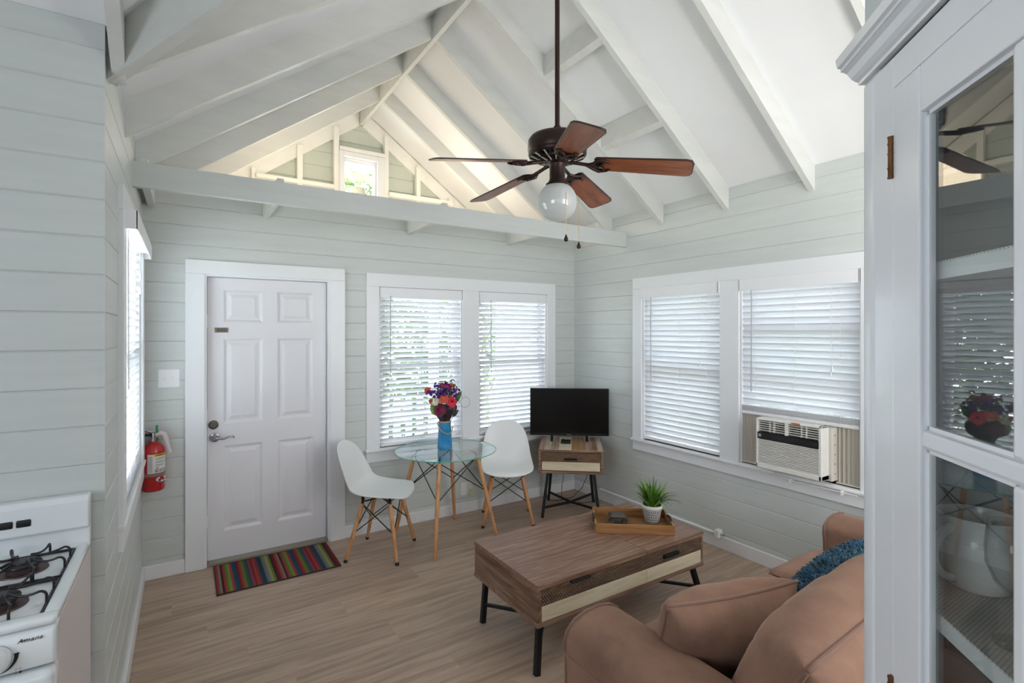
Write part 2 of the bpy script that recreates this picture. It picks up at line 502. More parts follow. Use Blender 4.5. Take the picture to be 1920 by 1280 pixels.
MB().cbox(.575, 1.307, GY - .03, GY + .06, 3.13, 3.17, .002).build('rail', M['stud'], gable)
MB().cbox(1.889, 2.66, GY - .03, GY + .06, 3.13, 3.18, .002).build('rail', M['stud'], gable)
g4 = sempty('window_4')
for (a, b, c, d, y0, y1, nm) in ((1.357, 1.40, 2.98, 3.545, GY - .012, GY + .1, 'casing'), (1.76, 1.845, 2.98, 3.545, GY - .012, GY + .1, 'casing'), (1.40, 1.76, 3.49, 3.545, GY - .012, GY + .1, 'casing'),
                         (1.40, 1.425, 3.02, 3.49, GY + .03, GY + .1, 'sash'), (1.735, 1.76, 3.02, 3.49, GY + .03, GY + .1, 'sash'), (1.425, 1.735, 3.445, 3.49, GY + .03, GY + .1, 'sash'), (1.40, 1.76, 2.98, 3.03, GY + .03, GY + .1, 'sash')):
    MB().cbox(a, b, y0, y1, c, d, .004).build(nm, M['trim'], g4)
MB().box(1.42, 1.74, GY + .075, GY + .08, 3.02, 3.45).build('glass_pane', M['pane'], g4)
# wall strips closing the loft above the porch
for x in (XL - .1, XR + .02):
    MB().box(x, x + .08, 4.2, 5.6, 2.55, 2.80).build('loft_wall', M['stud'], gable)

# unseen warm lights, assumed and added to brighten the loft behind the tie beam
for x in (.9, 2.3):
    l = bpy.data.lights.new('assumed_loft_light', 'POINT'); l.energy = 3.4; l.color = (1, .82, .60); l.shadow_soft_size = .25
    o = bpy.data.objects.new('assumed_loft_light', l); COL.objects.link(o); o.location = (x, 4.75, 2.90)

# ------------------------------------------------------------ window trim, sashes
def trim_box(name, x0, x1, y0, y1, z0, z1, parent=None, c=.003, mat='trim'):
    o = MB().cbox(x0, x1, y0, y1, z0, z1, c).build(name, M[mat], parent)
    return struct(o) if parent is None else o

def window(name, org, rz, width, spans, z0, z1, hz, side, head, apron, sash_up=None, nose=.042):
    """window unit in a local frame: x along the wall, y to the outside, z up"""
    root = sempty(name); root.location = org; root.rotation_euler = (0, 0, rz)
    def b(nm, a, c, y0, y1, p, q, ch=.003, mat='trim'): return MB().cbox(a, c, y0, y1, p, q, ch).build(nm, M[mat], root)
    xs = [s for sp in spans for s in sp]
    b('head_casing', -side + xs[0], xs[-1] + side, -.02, .012, z1, hz)
    for (a, c) in [(xs[0] - side, xs[0])] + [(xs[i], xs[i + 1]) for i in range(1, len(xs) - 1, 2)] + [(xs[-1], xs[-1] + side)]:
        b('side_casing', a, c, -.02, .012, z0, z1)
    b('sill', xs[0] - side - .012, xs[-1] + side + .012, -nose, .10, z0 - .025, z0, .008)
    b('apron', xs[0] - side, xs[-1] + side, -.018, .012, z0 - apron, z0 - .025)
    for i, (a, c) in enumerate(spans):
        for (p, q) in ((a, a + .012), (c - .012, c)): b('jamb', p, q, .0, .118, z0, z1, .002)
        b('jamb', a, c, .0, .118, z1 - .012, z1, .002)
        lift = sash_up if (sash_up and i == len(spans) - 1) else 0
        zm = (z0 + z1) / 2
        for (lo, hi, yy, nm) in ((zm - .02, z1 - .012, .085, 'upper_sash'), (z0 + .005 + lift, zm + .02 + lift * .9, .055, 'lower_sash')):
            s = MB()
            s.cbox(a + .012, a + .055, yy, yy + .028, lo, hi, .003); s.cbox(c - .055, c - .012, yy, yy + .028, lo, hi, .003)
            s.cbox(a + .055, c - .055, yy, yy + .028, lo, lo + .04, .003); s.cbox(a + .055, c - .055, yy, yy + .028, hi - .04, hi, .003)
            so = s.build(nm, M['trim'], root)
            MB().box(a + .05, c - .05, yy + .012, yy + .016, lo + .03, hi - .03).build('glass_pane', M['pane'], so)
    return root
window('window_1', (0, YB, 0), 0, 0, [q[:2] for q in WB], .684, 2.02, 2.13, .105, .11, .11)
window('window_2', (XR, 0, 0), -PI / 2, 0, [(-3.204, -2.413), (-2.253, -1.452)], .69, 2.03, 2.13, .105, .1, .105, sash_up=.36)
window('window_3', (XL, 0, 0), PI / 2, 0, [(2.83, 3.93)], .83, 2.17, 2.28, .11, .11, .12, nose=.027)

# baseboards
def base(name, x0, x1, y0, y1):
    struct(MB().cbox(x0, x1, y0, y1, 0, .095, .004).build(name, M['trim']))
base('baseboard_back', XL, .0, YB - .016, YB + .002)
o = MB().cbox(1.073, XR, YB - .016, YB + .002, 0, .095, .004).build('baseboard_back', M['trim']); struct(o)
base('baseboard_right', XR - .016, XR + .002, -.3, YB - .016)
base('baseboard_left', XL - .002, XL + .016, YK, YB - .016)

# ------------------------------------------------------------ door
dr = sempty('door_1')
def dp(nm, x0, x1, y0, y1, z0, z1, c=.003, mat='trim', par=None): return MB().cbox(x0, x1, y0, y1, z0, z1, c).build(nm, M[mat], par or dr)
dp('side_casing', .0, .115, YB - .022, YB + .012, 0, 2.05)
dp('side_casing', .958, 1.073, YB - .022, YB + .012, 0, 2.05)
dp('head_casing', .0, 1.073, YB - .022, YB + .012, 2.05, 2.145)
dp('jamb', .108, .128, YB - .012, YB + .12, 0, 2.045); dp('jamb', .947, .967, YB - .012, YB + .12, 0, 2.045); dp('jamb', .115, .96, YB - .012, YB + .12, 2.036, 2.055)
M['threshold'] = pbr('threshold', '#8d8478', .5)
dp('threshold', .128, .947, YB - .01, YB + .12, 0, .018, .003, 'threshold')
DY = YB + .05
for (a, b, c, d) in ((.120, .146, .018, 2.045), (.930, .955, .018, 2.045), (.146, .930, 2.02, 2.045)): dp('door_stop', a, b, DY + .041, DY + .07, c, d)
def panel_door():
    x0, x1, z0, z1 = .132, .943, .024, 2.034
    xs = [x0, x0 + .098, x0 + .357, x0 + .455, x0 + .714, x1]
    cols = [(xs[1], xs[2]), (xs[3], xs[4])]
    rows = [(.215, .83), (.985, 1.60), (1.715, 1.95)]
    holes = [(a, b, c, d) for a, b in cols for c, d in rows]
    m = MB()
    for (a, b, c, d) in pieces(x0, x1, z0, z1, holes): m.box(a, b, DY, DY + .04, c, d)
    slab = m.build('slab', M['door'], dr)
    for (a, b, c, d) in holes:
        p = MB()
        def ring(ins, y): return [(a + ins, DY + y, c + ins), (b - ins, DY + y, c + ins), (b - ins, DY + y, d - ins), (a + ins, DY + y, d - ins)]
        rs = [ring(0, 0), ring(.006, .002), ring(.020, .012), ring(.030, .012), ring(.055, .004)]
        p.loft(rs, caps=False); n = len(p.v); p.f.append((n - 4, n - 3, n - 2, n - 1))
        p.build('panel', M['door'], slab)
    return slab
panel_door()
# lever, deadbolt and peep plate
hp = Vector((.178, DY, .895))
Rx = Matrix.Rotation(PI / 2, 3, 'X')
h = MB().lathe([(0, .03), (.018, .03), (.022, .016), (.031, .012), (.033, 0)], 24, hp, Rx).build('handle', M['chrome'], dr, 40)
MB().tube([hp + Vector((0, -.02, 0)), hp + Vector((0, -.05, 0)), hp + Vector((.012, -.058, 0)), hp + Vector((.05, -.056, -.008)), hp + Vector((.085, -.055, .004)), hp + Vector((.112, -.055, .006)), hp + Vector((.118, -.052, -.006))], [.011, .011, .010, .0075, .0065, .007, .006], 10).build('lever', M['chrome'], h, 60)
bp = Vector((.170, DY, .985))
h = MB().lathe([(0, .016), (.02, .016), (.026, .010), (.031, .008), (.032, 0)], 24, bp, Rx).build('deadbolt', M['nickel'], dr, 40)
MB().cbox(bp.x - .006, bp.x + .006, bp.y - .032, bp.y - .014, bp.z - .016, bp.z + .016, .004).build('thumb_turn', M['nickel'], h)
pl = MB().cbox(.178, .262, DY - .006, DY, 1.642, 1.676, .002).build('name_plate', M['nickel'], dr)
MB().cbox(.190, .250, DY - .009, DY - .005, 1.650, 1.668, .002).build('plate_insert', pbr('plate_bronze', '#6f675c', .5, .8), pl)
for z in (.3, 1.05, 1.72):
    hg = MB().tube([(.129, DY - .004, z - .045), (.129, DY - .004, z + .045)], .006, 8).build('hinge', M['trim'], dr, 40)

# ------------------------------------------------------------ wall behind the corner cabinet
struct(MB().box(1.20, 1.30, -1.68, .5005, -.02, 4.1).build('wall_partition', M['wall']))

# ------------------------------------------------------------ outdoors
M['lawn'] = pbr('ground_pale', '#b9b4a6', .9, noise_s=2, noise_a=.15)
M['leafA'] = translucent('leaf_a', '#56693f', .4)
M['leafB'] = translucent('leaf_b', '#788857', .4)
M['fence'] = pbr('fence_white', '#f1f1ef', .6)
M['house'] = pbr('neighbour_wall', '#e8dcc0', .8)
struct(MB().box(-14, 18, -8, 22, -.55, -.45).build('ground', M['lawn']))
struct(MB().box(XL - .5, XR + .5, 4.28, 6.1, -.45, -.06).build('floor_porch', pbr('porch_deck', '#a09c94', .7)))
for x in (-.2, 1.2, 2.62, 3.6):
    struct(MB().cbox(x - .05, x + .05, 5.85, 5.95, -.06, 2.62, .004).build('trim_1', M['fence']))
def fence(x0, x1, y, z0, z1):
    f = thing('picket_fence', 'white picket fence outside along the porch edge, seen through the back blinds', 'fence', ((x0 + x1) / 2, y, z0))
    hw = (x1 - x0) / 2
    pk = MB().prism([(-.04, 0), (.04, 0), (.04, z1 - z0 - .05), (0, z1 - z0), (-.04, z1 - z0 - .05)], 'y', -.01, .01).mesh('picket', M['fence'])
    n = int((x1 - x0) / .15)
    for i in range(n): link('picket', pk, f, (-hw + .08 + i * .15, 0, 0))
    for z in (.15, .62): MB().box(-hw, hw, .01, .045, z, z + .08).build('fence_rail', M['fence'], f)
fence(-.3, 3.9, 6.0, -.05, .86)
def leaf_cloud(n, rad, size, seed, squash=1):
    rnd = random.Random(seed); m = MB()
    for i in range(n):
        d = Vector((rnd.gauss(0, 1), rnd.gauss(0, 1), rnd.gauss(0, 1))).normalized()
        p = d * rad * rnd.uniform(.55, 1) ** .6; p.z *= squash
        q = Matrix.Rotation(rnd.uniform(0, 6.3), 3, 'Z') @ Matrix.Rotation(rnd.uniform(-1.3, 1.3), 3, 'X')
        s_ = size * rnd.uniform(.6, 1.3)
        m.add([p + q @ Vector(v) * s_ for v in ((-.3, 0, 0), (0, -.5, .08), (.3, 0, 0), (0, .6, .05))], [(0, 1, 2, 3)])
    return m
shr = [(2.3, 7.9, 1.5, 1.5, 'leafA', 'broad green shrub behind the fence, farthest left'), (4.5, 8.8, 2.1, 1.9, 'leafB', 'light green shrub behind the fence in the middle'), (6.7, 8.6, 2.0, 1.6, 'leafA', 'dark green shrub beyond the right end of the porch'),
       (6.6, 3.6, 1.6, 1.5, 'leafB', 'pale green shrub outside the right hand windows'), (6.4, 1.0, 2.0, 1.5, 'leafA', 'green shrub outside the window with the air conditioner')]
for i, (x, y, zc, rd, mt, lb) in enumerate(shr):
    t = thing('garden_shrub', lb, 'shrub', (x, y, -.45), 0)
    o = leaf_cloud(3600, rd, .16, i).build('foliage', M[mt], t, loc=(0, 0, zc)); o['kind'] = 'stuff'
    MB().tube([(0, 0, 0), (.03, .02, zc * .5), (0, 0, zc)], [.07, .05, .03], 8).build('stem', pbr('bark', '#6a5645', .9), t)
nh = thing('sky_block_house', 'unseen pale blue grey house wall added to block sky from the right hand windows', 'house', (8.6, 2.5, -.45))  # added outside to cut the bright sky reaching the right blinds
m = MB()
for k in range(24): m.prism([(0, k * .2), (-.025, k * .2), (-.008, k * .2 + .2), (0, k * .2 + .2)], 'y', -6, 6)
m.box(0, .2, -6, 6, 0, 4.8); m.build('clapboard_wall', pbr('sky_block_paint', '#aab4bd', .8), nh)
MB().prism([(-.7, 4.7), (2.5, 6.6), (2.5, 6.7), (-.7, 4.8)], 'y', -6.4, 6.4).build('roof', pbr('sky_block_roof', '#6f7276', .8), nh)
# palm whose fronds show in the gable window
t = thing('palm_tree', 'palm tree with long fronds outside the small gable window', 'tree', (2.35, 8.4, -.45))
MB().tube([(0, 0, 0), (.1, 0, 2.0), (.05, 0, 4.45)], [.16, .13, .11], 10).build('trunk', pbr('palm_bark', '#8b7a66', .9), t, 60)
rnd = random.Random(4)
for k in range(24):
    a = k * 2 * PI / 24 + rnd.uniform(-.2, .2); el = rnd.uniform(-.2, 1.0); m = MB()
    for j in range(26):
        s_ = .15 + j / 26 * 1.9; zz = math.sin(el) * s_ - .22 * s_ * s_; rr = math.cos(el) * s_
        for sd in (-1, 1):
            L = .5 * math.sin(PI * min(1, (j + 4) / 29))
            m.add([(rr, sd * .004, zz), (rr + .05, sd * .004, zz), (rr + .28 * L + .03, sd * L, zz - .25 * L)], [(0, 1, 2)])
    m.build('frond', M['leafB' if k % 2 else 'leafA'], t, loc=(.05, 0, 4.45), rot=(0, 0, a))
# ------------------------------------------------------------ blinds
def blind(label, org, rz, x0, x1, ztop, zbot, tilt, val=(0, 0), valy=-.03, wand=.09, wlen=.62, stack=0, seed=0, pitch=.0445, tassel=None, wand_m='wand', sag=0.0):
    """2-inch slat blind; local x along the wall, y outward, z up"""
    rnd = random.Random(seed)
    t = thing('window_blind', label, 'blind', org, rz, 'white slat blinds')
    W = x1 - x0; cx = (x0 + x1) / 2
    v = MB()
    v.cbox(x0 - val[0], x1 + val[1], valy, valy + .008, ztop - .085, ztop, .002)
    v.cbox(x0 - val[0], x0 - val[0] + .006, valy, .02, ztop - .085, ztop, .001); v.cbox(x1 + val[1] - .006, x1 + val[1], valy, .02, ztop - .085, ztop, .001)
    v.build('valance', M['vinyl'], t)
    MB().cbox(x0 + .004, x1 - .004, valy + .012, .055, ztop - .055, ztop - .004, .002).build('headrail', M['vinyl'], t)
    hw = W / 2 - .006
    prof = [(-.025, -.0012), (-.012, .0014), (0, .002), (.012, .0014), (.025, -.0012)]
    poly = prof + [(y, z - .0028) for y, z in prof[::-1]]
    sm = MB().prism(poly, 'x', -hw, hw).mesh('slat', M['slat'])
    yc = .022
    zb = zbot + .03 + stack * .006
    n = int((ztop - .075 - zb) / pitch)
    for i in range(n + 1):
        z = zb + .02 + (ztop - .10 - zb) * i / n
        link('slat', sm, t, (cx, yc, z), (-(tilt + rnd.uniform(-.02, .02)), rnd.uniform(-.002, .002) + sag, 0))
    for i in range(stack):
        link('slat', sm, t, (cx, yc, zbot + .026 + i * .006), (rnd.uniform(-.05, .05), 0, 0))
    MB().cbox(x0 + .006, x1 - .006, yc - .026, yc + .026, zbot, zbot + .022, .004).build('bottom_rail', M['vinyl'], t)
    for fx in (.14, .5, .86) if W < 1 else (.1, .37, .63, .9):
        x = x0 + W * fx
        m = MB()
        for yy in (yc - .027, yc + .027): m.tube([(x, yy, ztop - .06), (x, yy, zbot + .01)], .0011, 5)
        for i in range(n + 1):
            z = zb + .012 + (ztop - .10 - zb) * i / n
            m.tube([(x, yc - .025, z + .006), (x, yc + .025, z - .008)], .0008, 4)
        m.build('ladder_cord', M['cord'], t)
    if wand:
        MB().tube([(x0 + wand, yc - .036, ztop - .07), (x0 + wand, yc - .038, ztop - .09 - wlen)], .0045, 6).build('tilt_wand', M[wand_m], t, 60)
    if tassel:
        for (fx, dz, tl) in tassel:
            x = x0 + W * fx
            c = MB().tube([(x, yc - .034, ztop - .07), (x + .004, yc - .036, ztop - dz)], .0012, 5).build('lift_cord', M['cord'], t)
            MB().lathe([(0, .0), (.004, -.001), (.0065, -.03), (.005, -.036), (0, -.037)], 10, (x + .004, yc - .036, ztop - dz)).build('tassel', M['vinyl'], c, 60)
    return t
blind('white slat blind in the left half of the back window, behind the flower vase', (0, YB, 0), 0, 1.361, 2.114, 2.016, .690, math.radians(44), (.008, .008), -.012, .085, .66, seed=1)
blind('white slat blind in the right half of the back window, behind the television', (0, YB, 0), 0, 2.302, 3.066, 2.016, .690, math.radians(41), (.008, .008), -.012, .12, .66, seed=2, tassel=[(.86, .42, .03)])
blind('white closed slat blind in the right wall, in the window nearer the room corner', (XR, 0, 0), -PI / 2, -3.197, -2.420, 2.030, .700, math.radians(68), (0, .008), -.040, .10, .72, seed=3, tassel=[(.78, .62, .03)])
blind('white half lowered slat blind hanging above the air conditioner', (XR, 0, 0), -PI / 2, -2.246, -1.460, 2.030, 1.052, math.radians(69), (.004, .004), -.024, .09, .72, stack=7, seed=4, tassel=[(.80, .60, .03), (.79, .63, .03)])
blind('white slat blind glowing in the left wall window beside the fire extinguisher', (XL, 0, 0), PI / 2, 2.84, 3.925, 2.190, .85, math.radians(40), (.03, .03), -.062, .12, .72, stack=2, seed=5, tassel=[(.86, .28, .03), (.84, .20, .02)], wand_m='vinyl')

# ------------------------------------------------------------ air conditioner in the right window
M['ac'] = pbr('ac_plastic', '#e6e4de', .4)
M['acside'] = pbr('ac_metal', '#cfc9bf', .5)
M['accordion'] = pbr('ac_accordion', '#c4beb2', .6)
M['dark'] = pbr('dark_void', '#0b0b0c', .8)
ac = thing('air_conditioner', 'cream window air conditioner with black control strip under the half lowered blind', 'air conditioner', (XR, 1.83, .70), -PI / 2)
# local: x to the right seen from the room, y outwards, z up
MB().cbox(-.195, .235, -.055, .40, .012, .345, .006).build('body', M['acside'], ac)
fr = MB()
A = (-.215, .217, .022, .362)
fr.cbox(A[0], A[1], -.142, -.05, A[2], A[2] + .035, .006); fr.cbox(A[0], A[1], -.142, -.05, A[3] - .016, A[3], .006)
fr.cbox(A[0], A[0] + .018, -.142, -.05, A[2], A[3], .006); fr.cbox(A[1] - .022, A[1], -.142, -.05, A[2], A[3], .006)
fr.cbox(A[0] + .01, A[1] - .01, -.100, -.055, A[2] + .01, A[3] - .01, .002)
fr.build('front_bezel', M['ac'], ac)
MB().box(A[0] + .016, A[1] - .02, -.115, -.101, .27, A[3] - .014).build('vent_recess', M['dark'], ac)
for i in range(5):
    z = .278 + i * .0145
    MB().cbox(A[0] + .016, -.012, -.140, -.116, z, z + .0045, .001).build('louver', M['ac'], ac)
    MB().cbox(.002, A[1] - .02, -.140, -.116, z, z + .0045, .001).build('louver', M['ac'], ac)
MB().cbox(-.014, .004, -.143, -.10, .268, A[3] - .012, .002).build('vent_divider', M['ac'], ac)
for x in (-.12, -.09, .09, .12): MB().box(x, x + .002, -.139, -.118, .272, A[3] - .015).build('vane', M['ac'], ac)
cp = MB().cbox(A[0] + .014, A[1] - .018, -.1445, -.10, .222, .266, .002).build('control_panel', M['blackplastic'], ac)
M['greyprint'] = pbr('grey_print', '#74767a', .5)
M['silver'] = pbr('silver_badge', '#c9cbd0', .35, .6)
bd = MB().cbox(-.192, -.174, -.1460, -.144, .234, .254, .0006).build('badge', M['silver'], cp)
for z in (.239, .247): MB().box(-.189, -.177, -.1464, -.1459, z, z + .0025).build('badge_mark', M['greyprint'], cp)
for i in range(11):
    x = -.09 + i * .0115 + (.012 if i > 5 else 0)
    MB().box(x, x + .006, -.1452, -.1444, .238 + (i % 3) * .004, .2405 + (i % 3) * .004).build('key_mark', pbr('panel_mark', '#3c3e46', .4) if i == 0 else bpy.data.materials['panel_mark'], cp)
MB().box(.165, .188, -.1452, -.1444, .236, .2375).build('key_mark', bpy.data.materials['panel_mark'], cp)
MB().box(.168, .185, -.1452, -.1444, .246, .2475).build('key_mark', bpy.data.materials['panel_mark'], cp)
MB().box(A[0] + .016, A[1] - .02, -.112, -.101, .058, .220).build('grille_recess', M['dark'], ac)
gm = MB().cbox(A[0] + .015, A[1] - .02, -.141, -.110, 0, .0065, .0012).mesh('grille_slat', M['ac'])
for i in range(16): link('grille_slat', gm, ac, (0, 0, .058 + i * .0102))
MB().cbox(.218, .236, -.05, .0, .03, .34, .003).build('side_flange', M['acside'], ac)
for i in range(5): MB().lathe([(0, .002), (.004, .0015), (.004, 0)], 8, (.2362, -.02, .06 + i * .06), Matrix.Rotation(PI / 2, 3, 'Y')).build('screw', M['dark'], ac)
for (a, b) in ((-.418, -.192), (.230, .374)):
    m = MB(); n = int((b - a) / .0125); pts = []
    for i in range(n + 1): pts.append((a + (b - a) * i / n, .012 if i % 2 else .026))
    m.prism(pts + [(x, y + .003) for x, y in pts[::-1]], 'z', .0, .352).build('accordion_panel', M['accordion'], ac)
    MB().cbox(a, b, .005, .035, -.004, .006, .001).build('accordion_track', M['acside'], ac)
st = MB().box(.03, .085, -.1445, -.1432, .351, .361).build('orange_sticker', pbr('orange_sticker', '#c8641c', .5), ac)
st['label'] = 'small orange sticker on the top edge'
t = thing('hanging_wire', 'thin white cord clipped along the sill under the air conditioner', 'cord', (XR - .045, 1.9, .68))
MB().tube([(-.01, .10, .035), (-.012, .06, .003), (-.012, 0, -.012), (-.012, -.07, -.021), (-.012, -.2, -.018), (-.012, -.45, -.016)], .0045, 7).build('cable', M['cord'], t, 60)
for y in (-.045, -.36): MB().cbox(-.018, .024, y - .006, y + .006, -.035, -.008, .002).build('clip', M['white_plastic'], t)

# ------------------------------------------------------------ switch, outlet, extinguisher, pipe
t = thing('light_switch', 'white double toggle switch plate on the boards left of the door', 'switch', (-.092, YB, 1.332))
pl = MB().cbox(-.061, .061, -.007, 0, -.061, .061, .003).build('cover_plate', M['white_plastic'], t)
for x in (-.023, .023):
    MB().cbox(x - .006, x + .006, -.009, -.005, -.013, .013, .001).build('toggle_slot', M['vinyl'], t)
    MB().cbox(x - .004, x + .004, -.018, -.006, -.002, .009, .0015, ).build('toggle', M['white_plastic'], t)
t = thing('wall_outlet', 'white wall outlet with pale plug adapters low on the wall under the glass table', 'outlet', (2.165, YB, .215))
MB().cbox(-.058, .0, -.007, 0, -.058, .058, .002).build('cover_plate', M['white_plastic'], t)
MB().cbox(.004, .062, -.007, 0, -.058, .058, .002).build('cover_plate', M['vinyl'], t)
for z in (-.02, .02): MB().cbox(-.043, -.015, -.010, -.006, z - .014, z + .014, .003).build('socket', M['vinyl'], t)
MB().cbox(.015, .05, -.045, -.006, -.055, -.01, .005).build('plug_adapter', pbr('plug_pale', '#cfd5ac', .5), t)
MB().cbox(.012, .052, -.03, -.006, .0, .045, .005).build('plug_adapter', pbr('plug_cream', '#e3decb', .5), t)

M['red'] = pbr('extinguisher_red', '#b3131b', .25, coat=.4)
ex_ = thing('fire_extinguisher', 'red fire extinguisher with white instruction label hung in the corner left of the door', 'fire extinguisher', (-.174, 4.072, .612), math.radians(0))
R_ = .062
MB().lathe([(0, .004), (.05, 0), (.058, .004), (R_, .012), (R_, .255), (.059, .275), (.048, .295), (.030, .308), (.022, .312), (.022, .322), (0, .322)], 32).build('cylinder', M['red'], ex_, 40)
M['label_w'] = pbr('label_white', '#d9d6d3', .5); M['label_y'] = pbr('label_yellow', '#d8c316', .5); M['ink'] = pbr('label_ink', '#33343a', .6)
M['pale_red'] = pbr('label_red', '#c03a34', .6); M['blue'] = pbr('label_blue', '#2b3f80', .6)
def patch(a0, a1, z0, z1, rr, n=10):
    m = MB(); a0, a1 = math.radians(a0), math.radians(a1)
    A_ = [a0 + (a1 - a0) * i / n for i in range(n + 1)]
    vs = [(rr * math.cos(a), rr * math.sin(a), z) for a in A_ for z in (z0, z1)]
    return m.add(vs, [(2 * i, 2 * i + 2, 2 * i + 3, 2 * i + 1) for i in range(n)])
lb = patch(-118, 0, .122, .244, R_ + .0006).build('instruction_label', M['label_w'], ex_)
patch(-84, 0, .228, .244, R_ + .001).build('yellow_band', M['label_y'], lb)
patch(-78, -10, .233, .239, R_ + .0013).build('lettering', M['ink'], lb)
for i in range(16):
    patch(-114, -92, .130 + i * .0066, .1325 + i * .0066, R_ + .001, 4).build('text_line', M['greyprint'], lb)
for i, z in enumerate((.216, .209, .196, .189, .175, .168)):
    patch(-76, -20 - 8 * (i % 3), z, z + .003, R_ + .001, 6).build('text_line', M['greyprint'], lb)
for a in (-80, -56, -32):
    patch(a, a + 19, .128, .146, R_ + .001, 4).build('pictogram', M['ink'], lb)
    patch(a + 3, a + 16, .131, .143, R_ + .0014, 4).build('pictogram_field', M['label_w'], lb)
    patch(a + 6, a + 11, .132, .140, R_ + .0018, 4).build('pictogram_mark', M['ink'], lb)
patch(-76, -62, .152, .158, R_ + .001, 4).build('red_mark', M['pale_red'], lb)
MB().lathe([(R_ + .0005, .100), (R_ + .0035, .101), (R_ + .0035, .118), (R_ + .0005, .119)], 32).build('strap_band', pbr('strap_grey', '#7d746c', .5), ex_, 40)
def oval(a, z, ra, rz_, rr):
    m = MB(); vs = []
    for i in range(20):
        an = 2 * PI * i / 20; aa = math.radians(a + ra * math.cos(an)); vs.append((rr * math.cos(aa), rr * math.sin(aa), z + rz_ * math.sin(an)))
    return m.add(vs, [tuple(range(20))])
ov = oval(-42, .080, 34, .018, R_ + .0028).build('oval_sticker', M['label_w'], ex_)
oval(-56, .076, 9, .009, R_ + .0036).build('blue_mark', M['blue'], ov); oval(-36, .088, 6, .006, R_ + .0036).build('red_mark', M['pale_red'], ov); oval(-28, .077, 5, .007, R_ + .0036).build('red_mark', M['pale_red'], ov)
MB().lathe([(.018, .318), (.018, .345), (.013, .348), (.013, .375), (0, .376)], 16).build('valve', M['chrome'], ex_, 40)
MB().tube([(-.005, 0, .36), (-.035, -.02, .367), (-.07, -.035, .372)], [.010, .009, .007], 8).build('carry_handle', M['black'], ex_, 50)
MB().tube([(0, 0, .372), (-.03, -.02, .392), (-.06, -.032, .405)], [.009, .008, .006], 8).build('squeeze_lever', M['chrome'], ex_, 50)
M['hose'] = pbr('hose_grey', '#c9bcbc', .6)
MB().tube([(.01, 0, .358), (.035, .0, .372), (.058, .0, .360), (.070, .0, .32), (.080, 0, .27), (.088, 0, .235)], [.012, .018, .019, .016, .014, .018], 12).build('hose_nozzle', M['hose'], ex_, 60)
MB().cbox(.012, .026, -.016, -.004, .375, .425, .003).build('green_seal', pbr('seal_green', '#15824c', .4), ex_)
MB().tube([(-.02, -.01, .385), (.02, -.01, .387), (.028, -.01, .380)], .003, 6).build('pull_pin', M['chrome'], ex_)
MB().cbox(-.02, .02, .056, .082, .14, .33, .002).build('wall_bracket', M['black'], ex_)

t = thing('conduit_pipe', 'thin white pipe running along the right baseboard to a metal end fitting', 'pipe', (XR - .03, 2.9, .112))
MB().tube([(0, .82, 0), (0, -.46, 0)], .012, 8).build('pipe', M['white_plastic'], t, 60)
MB().cbox(-.02, .03, -.50, -.46, -.026, .03, .003).build('end_elbow', M['white_plastic'], t)
MB().tube([(.005, -.49, 0), (.005, -.53, 0)], .008, 10).build('end_fitting', M['chrome'], t, 60)

# ------------------------------------------------------------ ceiling fan
fan = thing('ceiling_fan', 'dark bronze ceiling fan with five walnut blades and a white globe, hung from the ridge', 'ceiling fan', (1.604, 2.072, 0))
M['bronze'] = pbr('bronze', '#33231f', .38, .55, spec=.5)
M['blade'] = wood('blade_walnut', ['#6e3820', '#8f4f2d', '#9c5c38'], 'x', 1.4, .38, .25, .05)
M['bladeedge'] = pbr('blade_edge', '#2c1711', .4)
M['opal'] = translucent('opal_glass', '#e3e6e6', .45, .06, .10)
M['vent'] = pbr('vent_gap', '#c9c4b8', .5, .3)
MB().tube([(0, 0, 2.655), (0, 0, 3.86)], .0125, 14).build('downrod', M['bronze'], fan, 60)
MB().lathe([(.0, 3.885), (.065, 3.885), (.062, 3.85), (.03, 3.815), (.014, 3.81)], 24).build('canopy', M['bronze'], fan, 40)
MB().lathe([(.013, 2.70), (.018, 2.698), (.022, 2.67), (.026, 2.655), (.03, 2.648)], 20).build('collar', M['bronze'], fan, 40)
MB().tube([(-.018, -.005, 2.677), (-.032, -.008, 2.677)], .004, 6).build('set_screw', M['bronze'], fan)
mo = MB().lathe([(.02, 2.655), (.10, 2.652), (.138, 2.640), (.150, 2.622), (.152, 2.575), (.146, 2.562), (.150, 2.555), (.146, 2.545), (.13, 2.538)], 40).build('motor_housing', M['bronze'], fan, 40)
MB().lathe([(.135, 2.545), (.06, 2.528), (.0, 2.524)], 40).build('vent_plate', M['dark'], fan, 40)
for k in range(30):
    a = 2 * PI * k / 30; c, s = math.cos(a), math.sin(a)
    MB().tube([(c * .062, s * .062, 2.514), (c * .098, s * .098, 2.525), (c * .137, s * .137, 2.540)], .0045, 5).build('vent_rib', M['vent'] if k % 2 else M['bronze'], mo)
MB().lathe([(.10, 2.531), (.104, 2.522), (.108, 2.531)], 32).build('vent_ring', M['bronze'], mo, 40)
MB().lathe([(0, 2.525), (.062, 2.522), (.062, 2.508), (.042, 2.504), (.040, 2.500), (.040, 2.425), (.044, 2.420), (.044, 2.412), (.058, 2.404), (.060, 2.386), (0, 2.385)], 28).build('switch_housing', M['bronze'], fan, 40)
gl_r = .100; gz = 2.312
MB().lathe([(gl_r * math.sin(a), gz + gl_r * math.cos(a)) for a in [PI * (.17 + .83 * i / 20) for i in range(20)] + [PI]], 36).build('globe', M['opal'], fan, 80)
